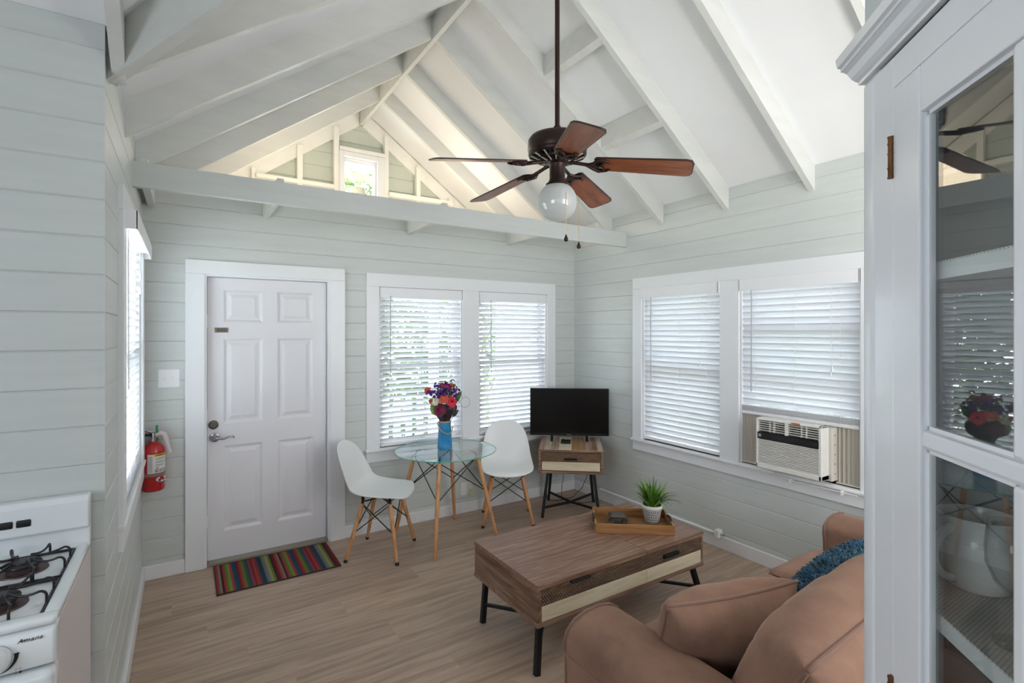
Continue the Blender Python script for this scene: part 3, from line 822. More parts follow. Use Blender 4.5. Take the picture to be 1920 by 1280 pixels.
for k in range(5):
    a = math.radians(171.4 - 72 * k)
    A0 = Matrix.Rotation(a, 4, 'Z')
    droop = .055; pit = math.radians(13)
    m = MB(); outl = []
    r0, r1 = .19, .662
    for i in range(13): pass
    half = lambda q: .058 + .016 * q
    pts = [(r0, -half(0) + .015), (r0 + .012, -half(0)), (r1 - .035, -half(1)), (r1 - .01, -half(1) + .008), (r1, -half(1) + .032), (r1, half(1) - .032), (r1 - .01, half(1) - .008), (r1 - .035, half(1)), (r0 + .012, half(0)), (r0, half(0) - .015)]
    def bl(x, y, dz):
        q = (x - r0) / (r1 - r0)
        return A0 @ Vector((x, y * math.cos(pit), 2.492 - droop * q - y * math.sin(pit) + dz))
    n = len(pts)
    inner = [(r0 + .006 + (x - r0) * (r1 - r0 - .012) / (r1 - r0), y * .93) for x, y in pts]
    edge = MB().add([bl(x, y, 0) for x, y in pts] + [bl(x, y, .006) for x, y in pts] + [bl(x, y, -.0005) for x, y in inner],
        [tuple(range(n, 2 * n))] + [(i, (i + 1) % n, n + (i + 1) % n, n + i) for i in range(n)] + [(i, 2 * n + i, 2 * n + (i + 1) % n, (i + 1) % n) for i in range(n)])
    b = MB()
    Mi = A0.inverted()
    loc = [Mi @ bl(x, y, -.0008) for x, y in inner] + [Mi @ bl(x, y, .003) for x, y in inner]
    b.add(loc, [tuple(range(n - 1, -1, -1)), tuple(range(n, 2 * n))] + [(i, (i + 1) % n, n + (i + 1) % n, n + i) for i in range(n)])
    bo = b.build('blade', M['blade'], fan, rot=(0, 0, a))
    e2 = MB(); e2.add([Mi @ Vector(p) for p in edge.v], edge.f); e2.build('blade_edge', M['bladeedge'], bo)
    # cast bracket: arm, fork and back scrolls
    br = MB()
    P = lambda x, y, dz=-.006: Mi @ bl(x, y, dz)
    br.tube([(.060, 0, 2.512), (.10, .0, 2.503), (.15, 0, 2.492), P(.20, 0, -.012)], [.011, .009, .010, .011], 8)
    for sd in (-1, 1):
        br.tube([(.150, 0, 2.490), P(.185, sd * .028, -.012), P(.205, sd * .05, -.008), P(.245, sd * .046, -.006), P(.262, sd * .03, -.006)], [.009, .008, .009, .007, .005], 8)
        br.tube([P(.20, 0, -.012), P(.225, sd * .012, -.010), P(.235, sd * .03, -.008), P(.225, sd * .044, -.008)], [.008, .006, .005, .005], 7)
    br.loft([[P(.19, -.055, -.001), P(.19, .055, -.001), P(.245, .05, -.001), P(.225, .0, -.001), P(.245, -.05, -.001)], [P(.19, -.055, -.006), P(.19, .055, -.006), P(.245, .05, -.006), P(.225, 0, -.006), P(.245, -.05, -.006)]])
    br.build('blade_bracket', M['bronze'], bo, 50)
M['brass'] = pbr('brass_chain', '#b59a55', .35, .9)
for (p0, p1, z1) in (((.005, -.052, 2.41), (-.0215, -.0985, 2.33), 2.125), ((.052, -.03, 2.40), (.092, -.060, 2.33), 2.105)):
    dx, dy = p1[0], p1[1]
    c = MB().tube([p0, p1, (dx, dy, z1)], .0012, 5).build('pull_chain', M['brass'], fan)
    MB().lathe([(0, .004), (.004, 0), (.005, -.006), (.011, -.018), (.010, -.028), (0, -.034)], 12, (dx, dy, z1)).build('chain_fob', M['bronze'], c, 60)
# ------------------------------------------------------------ doormat
def stripes_mat():
    t = NT('mat_stripes')
    seq = ['#732a30', '#973d38', '#60743a', '#435a35', '#2c4a5e', '#8b3e44', '#752e34', '#9d423d', '#863739', '#234559', '#294046', '#68696b', '#797a77', '#8f9454', '#60743a', '#4d212b', '#642731', '#973d38', '#7c7469', '#4a1e28',
           '#91403b', '#60743a', '#748747', '#973d38', '#2c4a5e', '#234559']
    v = t.coords((1, 1, 1)); sp = t.n('ShaderNodeSeparateXYZ'); t.l(v, sp.inputs[0])
    f = t.math('FRACT', t.math('MULTIPLY', t.math('ADD', sp.outputs['X'], 1.0 - .382), 1 / .37))
    n = len(seq)
    t.l(t.ramp(f, [(i / n, lin(c)) for i, c in enumerate(seq)], 'CONSTANT'), t.b.inputs['Base Color'])
    t.b.inputs['Roughness'].default_value = .95; t.b.inputs['Specular IOR Level'].default_value = .1
    wv = t.n('ShaderNodeTexWave', i_Scale=55.0, bands_direction='Y'); t.l(v, wv.inputs['Vector']); t.bump(wv.outputs['Fac'], .5, .002)
    return t.m
t = thing('doormat', 'small doormat striped in red, green, blue and grey in front of the door', 'doormat', (.548, 3.895, 0))
MB().cbox(-.378, .372, -.228, .228, .001, .008, .002).build('woven_top', stripes_mat(), t)
m = MB()
for (a, b, c, d) in ((-.382, .376, -.232, -.226), (-.382, .376, .226, .232), (-.382, -.376, -.232, .232), (.37, .376, -.232, .232)): m.box(a, b, c, d, .0005, .0095)
m.build('border_binding', pbr('mat_binding', '#3a2a2c', .9), t)

# ------------------------------------------------------------ shell chairs
def chair(label, loc, rz):
    t = thing('dining_chair', label, 'chair', loc, rz, 'white shell chairs at the glass table')
    # profile of the shell centre line: x forward, z up, half width, edge lift (x, z)
    P = [(.226, .428, .06, -.012, .004), (.234, .434, .125, -.022, .005), (.232, .443, .168, -.026, .008), (.216, .451, .196, -.016, .012), (.185, .456, .212, -.006, .016), (.14, .456, .222, 0, .018), (.06, .450, .230, 0, .028), (-.03, .446, .232, .004, .038), (-.10, .450, .230, .014, .046), (-.15, .464, .228, .028, .046),
         (-.185, .492, .225, .042, .036), (-.205, .53, .222, .05, .022), (-.22, .58, .216, .048, .008), (-.238, .64, .206, .042, 0), (-.258, .70, .192, .034, 0), (-.276, .755, .166, .024, 0), (-.290, .795, .136, .014, -.01), (-.299, .815, .100, .006, -.012), (-.303, .824, .05, 0, -.006)]
    n = 16; secs = []
    for (x, z, hw, lx, lz) in P:
        secs.append([(x + lx * abs(u) ** 3, hw * math.sin(u * PI / 2) ** 1 if False else hw * u * (1.15 - .15 * u * u), z + lz * abs(u) ** 2.4) for u in [-1 + 2 * i / n for i in range(n + 1)]])
    m = MB().loft(secs, closed=False)
    sh = m.build('shell_seat', M['shell'], t, 180)
    so = sh.modifiers.new('s', 'SOLIDIFY'); so.thickness = .007; so.offset = 0
    su = sh.modifiers.new('b', 'SUBSURF'); su.levels = 1; su.render_levels = 2
    feet = [(.20, .215), (.20, -.215), (-.185, .21), (-.185, -.21)]
    tops = [(.115, .125), (.115, -.125), (-.085, .125), (-.085, -.125)]
    legs = []
    for (fx, fy), (tx, ty) in zip(feet, tops):
        a = Vector((tx, ty, .412)); b = Vector((fx, fy, 0)); q = lambda s: a + (b - a) * s
        lg = MB().tube([q(.03), q(.2), q(.6), q(.955)], [.0145, .0155, .0145, .0115], 12).build('leg', M['beech'], t, 60)
        MB().tube([q(.95), q(.955), q(.995)], [.0125, .0138, .0125], 12).build('foot_cap', M['black'], lg, 60)
        MB().tube([a + Vector((0, 0, .02)), q(.06)], [.008, .011], 8).build('leg_bracket', M['black'], lg, 60)
        legs.append((a, b))
    rod = MB()
    on = lambda i, s: legs[i][0] + (legs[i][1] - legs[i][0]) * s
    for (i, j) in ((0, 1), (1, 3), (3, 2), (2, 0)):
        rod.tube([on(i, .04), on(j, .52)], .0038, 6); rod.tube([on(j, .04), on(i, .52)], .0038, 6)
    for i, j in ((0, 3), (1, 2)): rod.tube([on(i, 0), on(j, 0)], .005, 6)
    rod.build('cross_rods', M['black'], t, 60)
    mp = MB()
    for (x, y) in tops: mp.tube([(x, y, .425), (x * 1.0, y * 1.05, .452)], .012, 8)
    mp.build('mount_pads', M['black'], t, 60)
    return t
M['shell'] = pbr('shell_white', '#eceded', .3)
chair('white plastic shell chair left of the glass table, seen from the side', (1.235, 3.755, 0), math.radians(-38))
chair('white plastic shell chair facing the room between the glass table and the television', (2.385, 3.80, 0), math.radians(-119))

# ------------------------------------------------------------ round glass table
tb = thing('dining_table', 'round clear glass table on four slanted wooden legs by the back window', 'table', (1.76, 3.73, 0), math.radians(-36))
M['tglass'] = glass('table_glass', (.92, .98, .965), 2.0)
M['tedge'] = translucent('glass_edge', '#35c8b0', .5, .1, .25)
gt = MB(); n = 64
for z, o in ((.706, 0), (.699, 0)): gt.lathe([(.402, z), (0, z)], n)
gt.build('glass_top', M['tglass'], tb)
MB().lathe([(.402, .699), (.405, .7005), (.405, .7045), (.402, .706)], n).build('glass_edge', M['tedge'], tb, 60)
L4 = []
for k in range(4):
    a = PI / 2 * k; c, s = math.cos(a), math.sin(a)
    p = Vector((c * .255, s * .255, .655)); q = Vector((c * .415, s * .415, 0)); L4.append((p, q))
    g = lambda u: p + (q - p) * u
    lg = MB().tube([g(0), g(.05), g(.5), g(1)], [.0145, .0165, .016, .0125], 14).build('leg', M['beech'], tb, 60)
    MB().tube([g(-.01), Vector((c * .235, s * .235, .685)), Vector((c * .21, s * .21, .694))], [.009, .008, .008], 8).build('leg_bracket', M['black'], lg, 60)
    MB().lathe([(0, .6985), (.016, .6985), (.018, .690), (0, .688)], 16, (c * .212, s * .212, 0)).build('glass_pad', M['wand'], lg, 60)
    MB().lathe([(0, .003), (.006, .002), (.006, 0)], 8, g(.06) + Vector((c * .015, s * .015, 0)), Matrix.Rotation(PI / 2, 3, 'Y')).build('bolt', M['chrome'], lg)
rod = MB()
for k in range(4):
    (a, b), (c, d) = L4[k], L4[(k + 1) % 4]
    rod.tube([a, c + (d - c) * .42], .004, 6); rod.tube([c, a + (b - a) * .42], .004, 6)
rod.build('cross_rods', M['black'], tb, 60)

# ------------------------------------------------------------ vase and flowers
VX, VY, VZ = 1.757, 3.74, .7065
M['vase'] = pbr('vase_blue', '#1f86bd', .18, coat=.5, noise_s=9, noise_a=.12)
vs_ = thing('vase', 'tall ribbed blue ceramic vase with a rope handle on the glass table', 'vase', (VX, VY, VZ))
secs = []
for i in range(13):
    u = i / 12; z = u * .228; r = .058 - .013 * u ** 1.2 - (.004 if i == 0 else 0)
    secs.append([((r + .0020 * math.cos(20 * 2 * PI * k / 80)) * math.cos(2 * PI * k / 80), (r + .0020 * math.cos(20 * 2 * PI * k / 80)) * math.sin(2 * PI * k / 80), z) for k in range(80)])
inn = [[(x * .9, y * .9, z) for x, y, z in s_] for s_ in (secs[-1], secs[-4])]
MB().loft(secs + inn).build('body', M['vase'], vs_, 70)
M['rope'] = pbr('rope', '#b59a7c', .9, bump=.8, bscale=300)
rp = MB(); rp.lathe([(.044, .214), (.049, .216), (.0495, .224), (.045, .228)], 28)
Rv = Vector((math.cos(YAW), -math.sin(YAW), 0)); Fv = Vector((math.sin(YAW), math.cos(YAW), 0))
pts = []
for i in range(15):
    u = i / 14; a = PI * 1.06 - u * PI * 1.12
    pts.append(Rv * (.054 * math.cos(a) + .012 * u) - Fv * (.012 + .052 * math.sin(PI * u)) + Vector((0, 0, .218 - .068 * math.sin(PI * u ** 1.35) - .03 * u)))
rp.tube(pts, .0045, 8).build('rope_handle', M['rope'], vs_, 70)

def petals(m, c, nrm, rows, rnd):
    nrm = nrm.normalized(); a = nrm.orthogonal().normalized(); b = nrm.cross(a)
    for (r0, r1, wd, cnt, lift, up) in rows:
        off = rnd.random()
        for k in range(cnt):
            an = 2 * PI * (k + off) / cnt; d = a * math.cos(an) + b * math.sin(an); s = nrm.cross(d)
            rr = r1 * rnd.uniform(.9, 1.05)
            p0 = c + d * r0 + nrm * up; p1 = c + d * (r0 + (rr - r0) * .55) + nrm * (up + lift); p2 = c + d * rr + nrm * (up + lift * .6)
            m.add([p0 - s * wd * .25, p0 + s * wd * .25, p1 + s * wd * .5, p2 + s * wd * .22, p2 - s * wd * .22, p1 - s * wd * .5], [(0, 1, 2, 5), (5, 2, 3, 4)])
FC = {'coral': '#e0604e', 'purple': '#5b2385', 'pink': '#c04a86', 'magenta': '#a02c74', 'orange': '#ee8a35', 'red': '#dd2743', 'cream': '#e4e3c4', 'burgundy': '#7c2340', 'dark': '#2a1638', 'brown': '#7a5a4a', 'rose': '#e87868', 'yellow': '#eec04c', 'greend': '#3f6b2c', 'black': '#23141c'}
for k, v in FC.items(): M['f_' + k] = translucent('petal_' + k, v, .2)
M['stemg'] = pbr('stem_green', '#4f7a35', .6)
rnd = random.Random(11)
top = Vector((VX, VY, VZ + .22))
def fpos(zx, zy, dep):
    d = 4.1 / 956
    return Vector((VX, VY, 0)) + Rv * ((zx - 445) / 8 * d) + Fv * dep + Vector((0, 0, 1.65 - (700 + zy / 8 - 621) * d))
def flower(name, label, zx, zy, dep, rad, colr, ctr, kind, group=None, cat='flower'):
    p = fpos(zx, zy, dep); rr = rad * 1.14 / 8 * 4.1 / 956
    root = thing(name, label, cat, top, 0, group)
    lp = p - top
    nrm = (-Fv * .75 + Vector((0, 0, .35)) + Rv * ((zx - 445) / 300) + Vector((0, 0, (420 - zy) / 500)))
    nrm.normalize(); m = MB()
    if kind == 'zinnia': rows = [(.1 * rr, rr, rr * .5, 14, rr * .08, 0), (.1 * rr, rr * .78, rr * .42, 12, rr * .16, rr * .1), (.08 * rr, rr * .55, rr * .34, 10, rr * .2, rr * .2)]
    elif kind == 'dahlia': rows = [(.1 * rr, rr, rr * .3, 22, rr * .1, 0), (.1 * rr, rr * .85, rr * .28, 20, rr * .2, rr * .1), (.1 * rr, rr * .65, rr * .24, 16, rr * .28, rr * .2), (.05 * rr, rr * .4, rr * .2, 12, rr * .3, rr * .28)]
    elif kind == 'rose': rows = [(.1 * rr, rr, rr * .9, 7, rr * .5, -rr * .2), (.1 * rr, rr * .75, rr * .8, 6, rr * .7, 0), (.05 * rr, rr * .45, rr * .6, 5, rr * .8, rr * .1)]
    else:
        rows = []
        for q in range(11):
            o = Vector((rnd.gauss(0, 1), rnd.gauss(0, 1), rnd.gauss(0, 1))).normalized() * rr * .75
            petals(m, lp + o, (o + nrm * rr).normalized(), [(.0, rr * .42, rr * .4, 5, rr * .05, 0), (0, rr * .28, rr * .3, 5, rr * .15, rr * .05)], rnd)
    petals(m, lp, nrm, rows, rnd)
    m.build('petals', M['f_' + colr], root)
    if ctr:
        Mq = nrm.to_track_quat('Z', 'Y').to_matrix()
        MB().lathe([(0, rr * .38), (rr * .16, rr * .34), (rr * .24, rr * .2), (rr * .2, rr * .1)], 10, lp, Mq).build('flower_centre', M['f_' + ctr], root, 80)
    MB().tube([lp - nrm * rr * .1, lp * .55 - nrm * rr * .3 + Vector((0, 0, -.01)), Vector((lp.x * .12, lp.y * .12, -.10))], .002, 5).build('stem', M['stemg'], root)
G_ = 'flowers in the blue vase'
flower('zinnia', 'bright red zinnia with a dark centre at the right of the bouquet', 570, 400, -.10, 74, 'red', 'black', 'zinnia', G_)
flower('zinnia', 'orange and pink zinnia in the middle of the bouquet', 460, 355, -.11, 68, 'coral', 'orange', 'zinnia', G_)
flower('dahlia', 'large burgundy dahlia low at the front of the bouquet', 395, 520, -.09, 92, 'burgundy', 'black', 'dahlia', G_)
flower('rose', 'coral rose at the far left of the bouquet', 205, 258, -.02, 58, 'coral', None, 'rose', G_)
flower('rose', 'small salmon rose at the lower left of the bouquet', 252, 408, -.03, 40, 'rose', None, 'rose', G_)
flower('rose', 'pink rose near the top of the bouquet', 400, 190, .02, 50, 'pink', None, 'rose', G_)
flower('rose', 'magenta rose at the top right of the bouquet centre', 490, 195, -.02, 52, 'magenta', None, 'rose', G_)
flower('carnation', 'cream carnation on the left front of the bouquet', 335, 400, -.10, 56, 'cream', None, 'stock', G_)
flower('carnation', 'small cream carnation above the larger cream one', 310, 345, -.08, 34, 'cream', None, 'stock', G_)
for (lbl, x, y, dp_, r_) in (('purple stock flower beside the coral rose', 250, 285, -.06, 58), ('purple stock flower at the top left of the bouquet', 328, 175, .0, 48), ('deep purple stock flower left of the middle', 345, 285, -.09, 62), ('purple stock flower under the magenta rose', 480, 255, -.09, 62), ('purple stock flower at the right edge of the bouquet', 615, 270, -.04, 66), ('purple stock flower hidden behind the orange zinnia', 430, 300, -.03, 60)):
    flower('stock_flower', lbl, x, y, dp_, r_, 'purple', None, 'stock', G_)
flower('scabiosa', 'dark purple seed head standing at the top of the bouquet', 475, 132, .0, 30, 'dark', None, 'stock', G_)
flower('scabiosa', 'tallest dark seed head at the top right of the bouquet', 557, 125, .02, 32, 'dark', None, 'stock', G_)
flower('hydrangea', 'dull brown pink blossom at the top right of the bouquet', 590, 205, -.04, 52, 'brown', None, 'stock', G_)
flower('zinnia', 'orange zinnia peeping out at the top of the bouquet', 540, 178, .02, 40, 'orange', 'brown', 'zinnia', G_)
M['leafd'] = pbr('bouquet_leaf', '#3c6a2a', .5); M['leafdk'] = pbr('bouquet_leaf_dark', '#2b2a26', .5); M['leafl'] = pbr('bouquet_leaf_light', '#7aa23a', .5)
def bleaf(label, zx, zy, zx2, zy2, dep, wd, mt, name='leaf_sprig'):
    a = fpos(zx, zy, dep) - top; b = fpos(zx2, zy2, dep * .8) - top; wv = wd / 8 * 4.1 / 956
    root = thing(name, label, 'leaf', top, 0, 'leaves in the blue vase'); m = MB(); secs = []
    d = (b - a); side = d.cross(Fv).normalized()
    for i in range(9):
        u = i / 8; w_ = wv * math.sin(PI * min(.98, max(.03, u))) ** .8; c = a + d * u - Fv * .02 * math.sin(PI * u)
        secs.append([c - side * w_, c - Fv * w_ * .3, c + side * w_, c - Fv * w_ * .3 + Fv * .001])
    m.loft(secs).build('blade', M[mt], root, 60)
    MB().tube([a, Vector((a.x * .2, a.y * .2, -.08))], .0015, 5).build('stem', M['stemg'], root)
bleaf('broad green leaf standing at the right of the bouquet', 600, 440, 700, 260, -.03, 34, 'leafd')
bleaf('light green leaf drooping at the lower left of the bouquet', 360, 620, 240, 470, -.05, 46, 'leafl')
bleaf('dark leaf sticking out at the lower right of the bouquet', 570, 640, 655, 530, -.03, 26, 'leafdk')
bleaf('green leaf at the left edge of the dark wrapping leaves', 330, 560, 250, 430, -.03, 30, 'leafd')
fg = thing('filler_foliage', 'mass of small dark green leaves filling the bouquet between the blooms', 'leaves', top)
m = MB(); cq = fpos(430, 300, .02) - top
for k in range(620):
    d = Vector((rnd.gauss(0, 1), rnd.gauss(0, 1), rnd.gauss(0, 1))).normalized() * rnd.uniform(.2, 1) ** .5
    p = cq + Vector((d.x * .085, d.y * .085, d.z * .075)); q = Matrix.Rotation(rnd.uniform(0, 6.3), 3, 'Z') @ Matrix.Rotation(rnd.uniform(-1.2, 1.2), 3, 'X'); z_ = rnd.uniform(.014, .024)
    m.add([p + q @ Vector(v) * z_ for v in ((-.3, 0, 0), (0, -.6, .1), (.3, 0, 0), (0, .7, .05))], [(0, 1, 2, 3)])
o = m.build('small_leaves', pbr('filler_leaf', '#34402c', .5, noise_s=60, noise_a=.5), fg); o['kind'] = 'stuff'
wr = thing('bouquet_collar', 'dark green leaf collar wrapped round the stems above the vase', 'leaves', top)
secs = []
for i in range(10):
    u = i / 9; r = .036 + .062 * math.sin(u * PI / 2) ** 1.2 - .02 * max(0, u - .75) * 4 * .5
    secs.append([((r * (1 + .10 * math.sin(5 * a + 3 * u) + .04 * math.sin(11 * a))) * math.cos(a), (r * (1 + .10 * math.sin(5 * a + 3 * u))) * math.sin(a), .004 + u * .13 + .01 * math.sin(4 * a) * u) for a in [2 * PI * k / 40 for k in range(40)]])
MB().loft(secs).build('wrap_leaves', pbr('wrap_dark', '#3a2a35', .45, noise_s=25, noise_a=.6), wr, 60)
t = thing('curly_willow', 'thin dark twig looping out at the right of the bouquet', 'twig', top)
pts = [fpos(640, 400, -.03) - top]
for i in range(26):
    u = i / 25; a = PI * (1.05 - 2.15 * u); pts.append(fpos(755 + 70 * math.cos(a), 415 - 72 * math.sin(a) * (1 if a > 0 else 1.1), -.03 - .02 * u) - top)
MB().tube([Vector((0, 0, -.05))] + pts, .0011, 5).build('twig', M['leafdk'], t)
t = thing('curly_willow', 'short dark twig curling beside the broad green leaf', 'twig', top)
MB().tube([Vector((0, 0, -.05))] + [fpos(660 + 55 * u, 430 - 150 * math.sin(PI * u * .9), -.03) - top for u in [i / 14 for i in range(15)]], .0011, 5).build('twig', M['leafdk'], t)

# ------------------------------------------------------------ television on its cabinet
SX = Vector((3.008, 3.683, 0))
M['wwood'] = wood('washed_wood', ['#5f4535', '#86664f', '#a98c76'], 'x', 1.6, .55, .45, .3)
M['wwoody'] = wood('washed_wood_y', ['#6a4f3e', '#93745d', '#b59a86'], 'y', 1.6, .5, .4, .3)
M['wgrey'] = wood('grey_plank', ['#a59483', '#c3b5a6', '#d6cabd'], 'y', 1.6, .5, .3, .3)
M['wgold'] = wood('gold_plank', ['#86633f', '#a37d55', '#b8946e'], 'y', 1.6, .5, .4, .3)
M['wpink'] = wood('pink_plank', ['#8d6c5d', '#b19484', '#cdb8ac'], 'y', 1.6, .5, .4, .3)
M['wcream'] = wood('cream_plank', ['#c0b091', '#d3c6aa', '#dcd1b8'], 'x', 1.2, .5, .15, .15)
M['wcreamy'] = wood('cream_plank_y', ['#c9bb9d', '#d9cdb2', '#e2d8c2'], 'y', 1.2, .5, .15, .15)
def carved(name, c1, c2, mode):
    t = NT(name); v = t.coords((1, 1, 1)); sp = t.n('ShaderNodeSeparateXYZ'); t.l(v, sp.inputs[0])
    if mode == 'diag': f = t.math('SINE', t.math('MULTIPLY', t.math('ADD', sp.outputs['X'], sp.outputs['Z']), 430))
    else: f = t.math('MULTIPLY', t.math('SINE', t.math('MULTIPLY', sp.outputs['X'], 420)), t.math('SINE', t.math('MULTIPLY', sp.outputs['Z'], 300)))
    nz = t.n('ShaderNodeTexNoise', i_Scale=30.0, i_Detail=4.0); t.l(t.coords((.6, 1, 4)), nz.inputs['Vector'])
    g = t.math('ADD', t.math('MULTIPLY', f, .42), nz.outputs['Fac'])
    t.l(t.ramp(g, [(.3, lin(c1)), (.75, lin(c2))]), t.b.inputs['Base Color']); t.b.inputs['Roughness'].default_value = .65
    t.bump(f, .8, .004); return t.m
M['carvd'] = carved('carved_diagonal', '#4a3426', '#97755a', 'diag'); M['carvh'] = carved('carved_hatch', '#33231a', '#83654d', 'hatch')
SA = -YAW - math.radians(6.6)
sd = thing('television_stand', 'square wooden bedside style cabinet on black splayed legs in the room corner', 'cabinet', SX, SA)
hx, hy, z0, z1 = .285, .278, .408, .617
m = MB()
m.cbox(-hx + .004, -hx + .026, -hy + .004, hy - .004, z0, z1 - .022, .002); m.cbox(hx - .026, hx - .004, -hy + .004, hy - .004, z0, z1 - .022, .002)
m.cbox(-hx + .026, hx - .026, hy - .02, hy - .006, z0, z1 - .022, .001); m.cbox(-hx + .026, hx - .026, -hy + .05, hy - .02, z0 + .006, z0 + .02, .001)
m.build('carcass', M['wwood'], sd)
MB().cbox(-hx + .004, hx - .004, -hy + .004, hy - .004, z0 - .004, z0 + .018, .002).build('base_board', M['wwood'], sd)
tp = MB().cbox(-hx, hx, -hy, hy, z1 - .024, z1 - .003, .002).build('top', M['wwood'], sd)
xs = [-.281, -.232, -.175, -.108, .008, .122, .19, .232, .281]; mats = ['wpink', 'wgrey', 'wpink', 'wcreamy', 'wgold', 'wpink', 'wwoody', 'wgrey']
for i, k in enumerate(mats): MB().cbox(xs[i] + .0006, xs[i + 1] - .0006, -hy + .003, hy - .003, z1 - .006, z1, .001).build('plank', M[k], tp)
d = MB().cbox(-.256, .256, -hy + .008, -hy + .026, z0 + .022, z1 - .03, .002).build('drawer', M['wwood'], sd)
MB().cbox(-.252, .252, -hy + .004, -hy + .012, .508, z1 - .032, .002).build('carved_strip', M['carvd'], d)
MB().cbox(-.252, .252, -hy + .003, -hy + .012, z0 + .024, .507, .002).build('cream_strip', M['wcream'], d)
MB().cbox(-.056, .056, -hy - .016, -hy + .005, .527, .545, .003).build('handle', M['black'], d)
def sq(m, a, b, r): m.tube([a, b], r, 4, square=True)
for sx in (-1, 1):
    for sy in (-1, 1):
        m = MB(); sq(m, (sx * (.20 if sy < 0 else .178), sy * .19, z0), (sx * (.25 if sy < 0 else .218), sy * .236, 0), .019); m.build('leg', M['black'], sd)
br = MB()
for sx in (-1, 1):
    for sy in (-1, 1): sq(br, (sx * (.238 if sy < 0 else .208), sy * .225, .085), (0, 0, .072), .012)
br.build('cross_brace', M['black'], sd)
tv = thing('television', 'black flat screen television standing on the corner cabinet', 'television', SX + Vector((0, 0, z1)) + Fv * .12 + Rv * .0, -YAW - math.radians(5))
MB().cbox(-.372, .372, -.012, .028, .045, .492, .005).build('casing', M['blackplastic'], tv)
MB().cbox(-.25, .25, .025, .06, .08, .40, .012).build('rear_cover', M['blackplastic'], tv)
M['screen'] = pbr('screen_glass', '#050506', .22, spec=.45)
MB().box(-.362, .362, -.0128, -.0118, .068, .484).build('screen', M['screen'], tv)
MB().box(-.022, .018, -.0128, -.0119, .053, .058).build('maker_mark', M['greyprint'], tv)
for sx in (-1, 1):
    m = MB(); m.cbox(sx * .165 - .011, sx * .165 + .011, -.004, .02, .012, .06, .002)
    m.loft([[(sx * .165 - .010, y - .018, z), (sx * .165 + .010, y - .018, z), (sx * .165 + .010, y + .02, z), (sx * .165 - .010, y + .02, z)] for y, z in ((.008, .03), (-.03, .008), (-.055, 0))])
    m.build('foot', M['blackplastic'], tv)
mbx = thing('media_box', 'small glossy black media box lying on the corner cabinet under the television', 'electronics', SX + Vector((0, 0, z1)) + Rv * -.045 - Fv * .0, -YAW - math.radians(8))
MB().cbox(-.045, .045, -.045, .045, 0, .024, .006).build('case', M['blackplastic'], mbx)
MB().tube([(-.02, .045, .012), (-.03, .08, .02), (-.02, .11, .01)], .0025, 6).build('cable', M['black'], mbx)
for k, (lbl, pts) in enumerate((('black power cable hanging behind the left of the corner cabinet', [(-.045, .24, .42), (-.06, .26, .30), (-.085, .27, .15), (-.09, .26, .02), (-.02, .20, .008), (.10, .17, .008), (.20, .21, .010), (.26, .30, .012)]),
                                ('black power cable looping behind the right of the corner cabinet', [(.13, .25, .42), (.165, .27, .34), (.16, .28, .24), (.11, .285, .12), (.02, .27, .03), (-.10, .23, .008), (-.20, .21, .008), (-.235, .25, .02), (-.23, .30, .16)]))):
    t = thing('power_cable', lbl, 'cable', SX, SA)
    MB().tube(pts, .003, 6).build('cable', M['black'], t, 60)
# ------------------------------------------------------------ coffee table
CX0, CX1, CY0, CY1, CZ0, CZ1 = 1.418, 2.662, 1.985, 2.622, .226, .430
CC = Vector(((CX0 + CX1) / 2, (CY0 + CY1) / 2, 0))
M['ctop'] = wood('table_top_wash', ['#78584a', '#8a6957', '#a58975'], 'x', 2.2, .38, .38, .2)
M['cend'] = wood('table_end_wash', ['#5a4030', '#7d604c', '#9d8371'], 'y', 1.6, .5, .45, .35)
ct = thing('coffee_table', 'low brown wooden coffee table with cream strips and slanted black legs before the sofa', 'coffee table', CC)
ax, ay = (CX1 - CX0) / 2, (CY1 - CY0) / 2
sx = 2.165 - CC.x
MB().cbox(-ax + .003, -ax + .024, -ay + .004, ay - .004, CZ0 + .02, CZ1 - .022, .002).build('end_panel', M['cend'], ct)
MB().cbox(ax - .024, ax - .003, -ay + .004, ay - .004, CZ0 + .02, CZ1 - .022, .002).build('end_panel', M['cend'], ct)
MB().cbox(-ax, ax, -ay, ay, CZ0, CZ0 + .022, .002).build('base_board', M['ctop'], ct)
MB().cbox(-ax + .02, ax - .02, ay - .024, ay - .004, CZ0 + .02, CZ1 - .022, .001).build('back_panel', M['ctop'], ct)
MB().cbox(-ax, sx - .001, -ay, ay, CZ1 - .024, CZ1, .002).build('top_panel', M['ctop'], ct)
MB().cbox(sx + .001, ax, -ay, ay, CZ1 - .024, CZ1, .002).build('top_panel', M['ctop'], ct)
for (a, b, hx_, ztop_, nm) in ((-ax + .024, sx - .0008, -.36, CZ1 - .026, 'lift_front'), (sx + .0008, ax - .024, .32, CZ1 - .050, 'drawer')):
    d = MB().cbox(a, b, -ay + .006, -ay + .024, CZ0 + .022, CZ1 - .024, .001).build(nm, M['ctop'], ct)
    MB().cbox(a + (.004 if a < 0 else 0), b - (.004 if b > sx + .1 else 0), -ay + .002, -ay + .012, .325, CZ1 - .026, .002).build('carved_strip', M['carvh'], d)
    MB().cbox(a + (.004 if a < 0 else 0), b - (.004 if b > sx + .1 else 0), -ay + .001, -ay + .012, CZ0 + .024, .3245, .002).build('cream_strip', M['wcream'], d)
    zz = (CZ1 - .034, CZ1 - .024) if nm == 'lift_front' else (.354, .374)
    MB().cbox(hx_ - .062, hx_ + .062, -ay - .016, -ay + .004, zz[0], zz[1], .003).build('handle', M['black'], d)
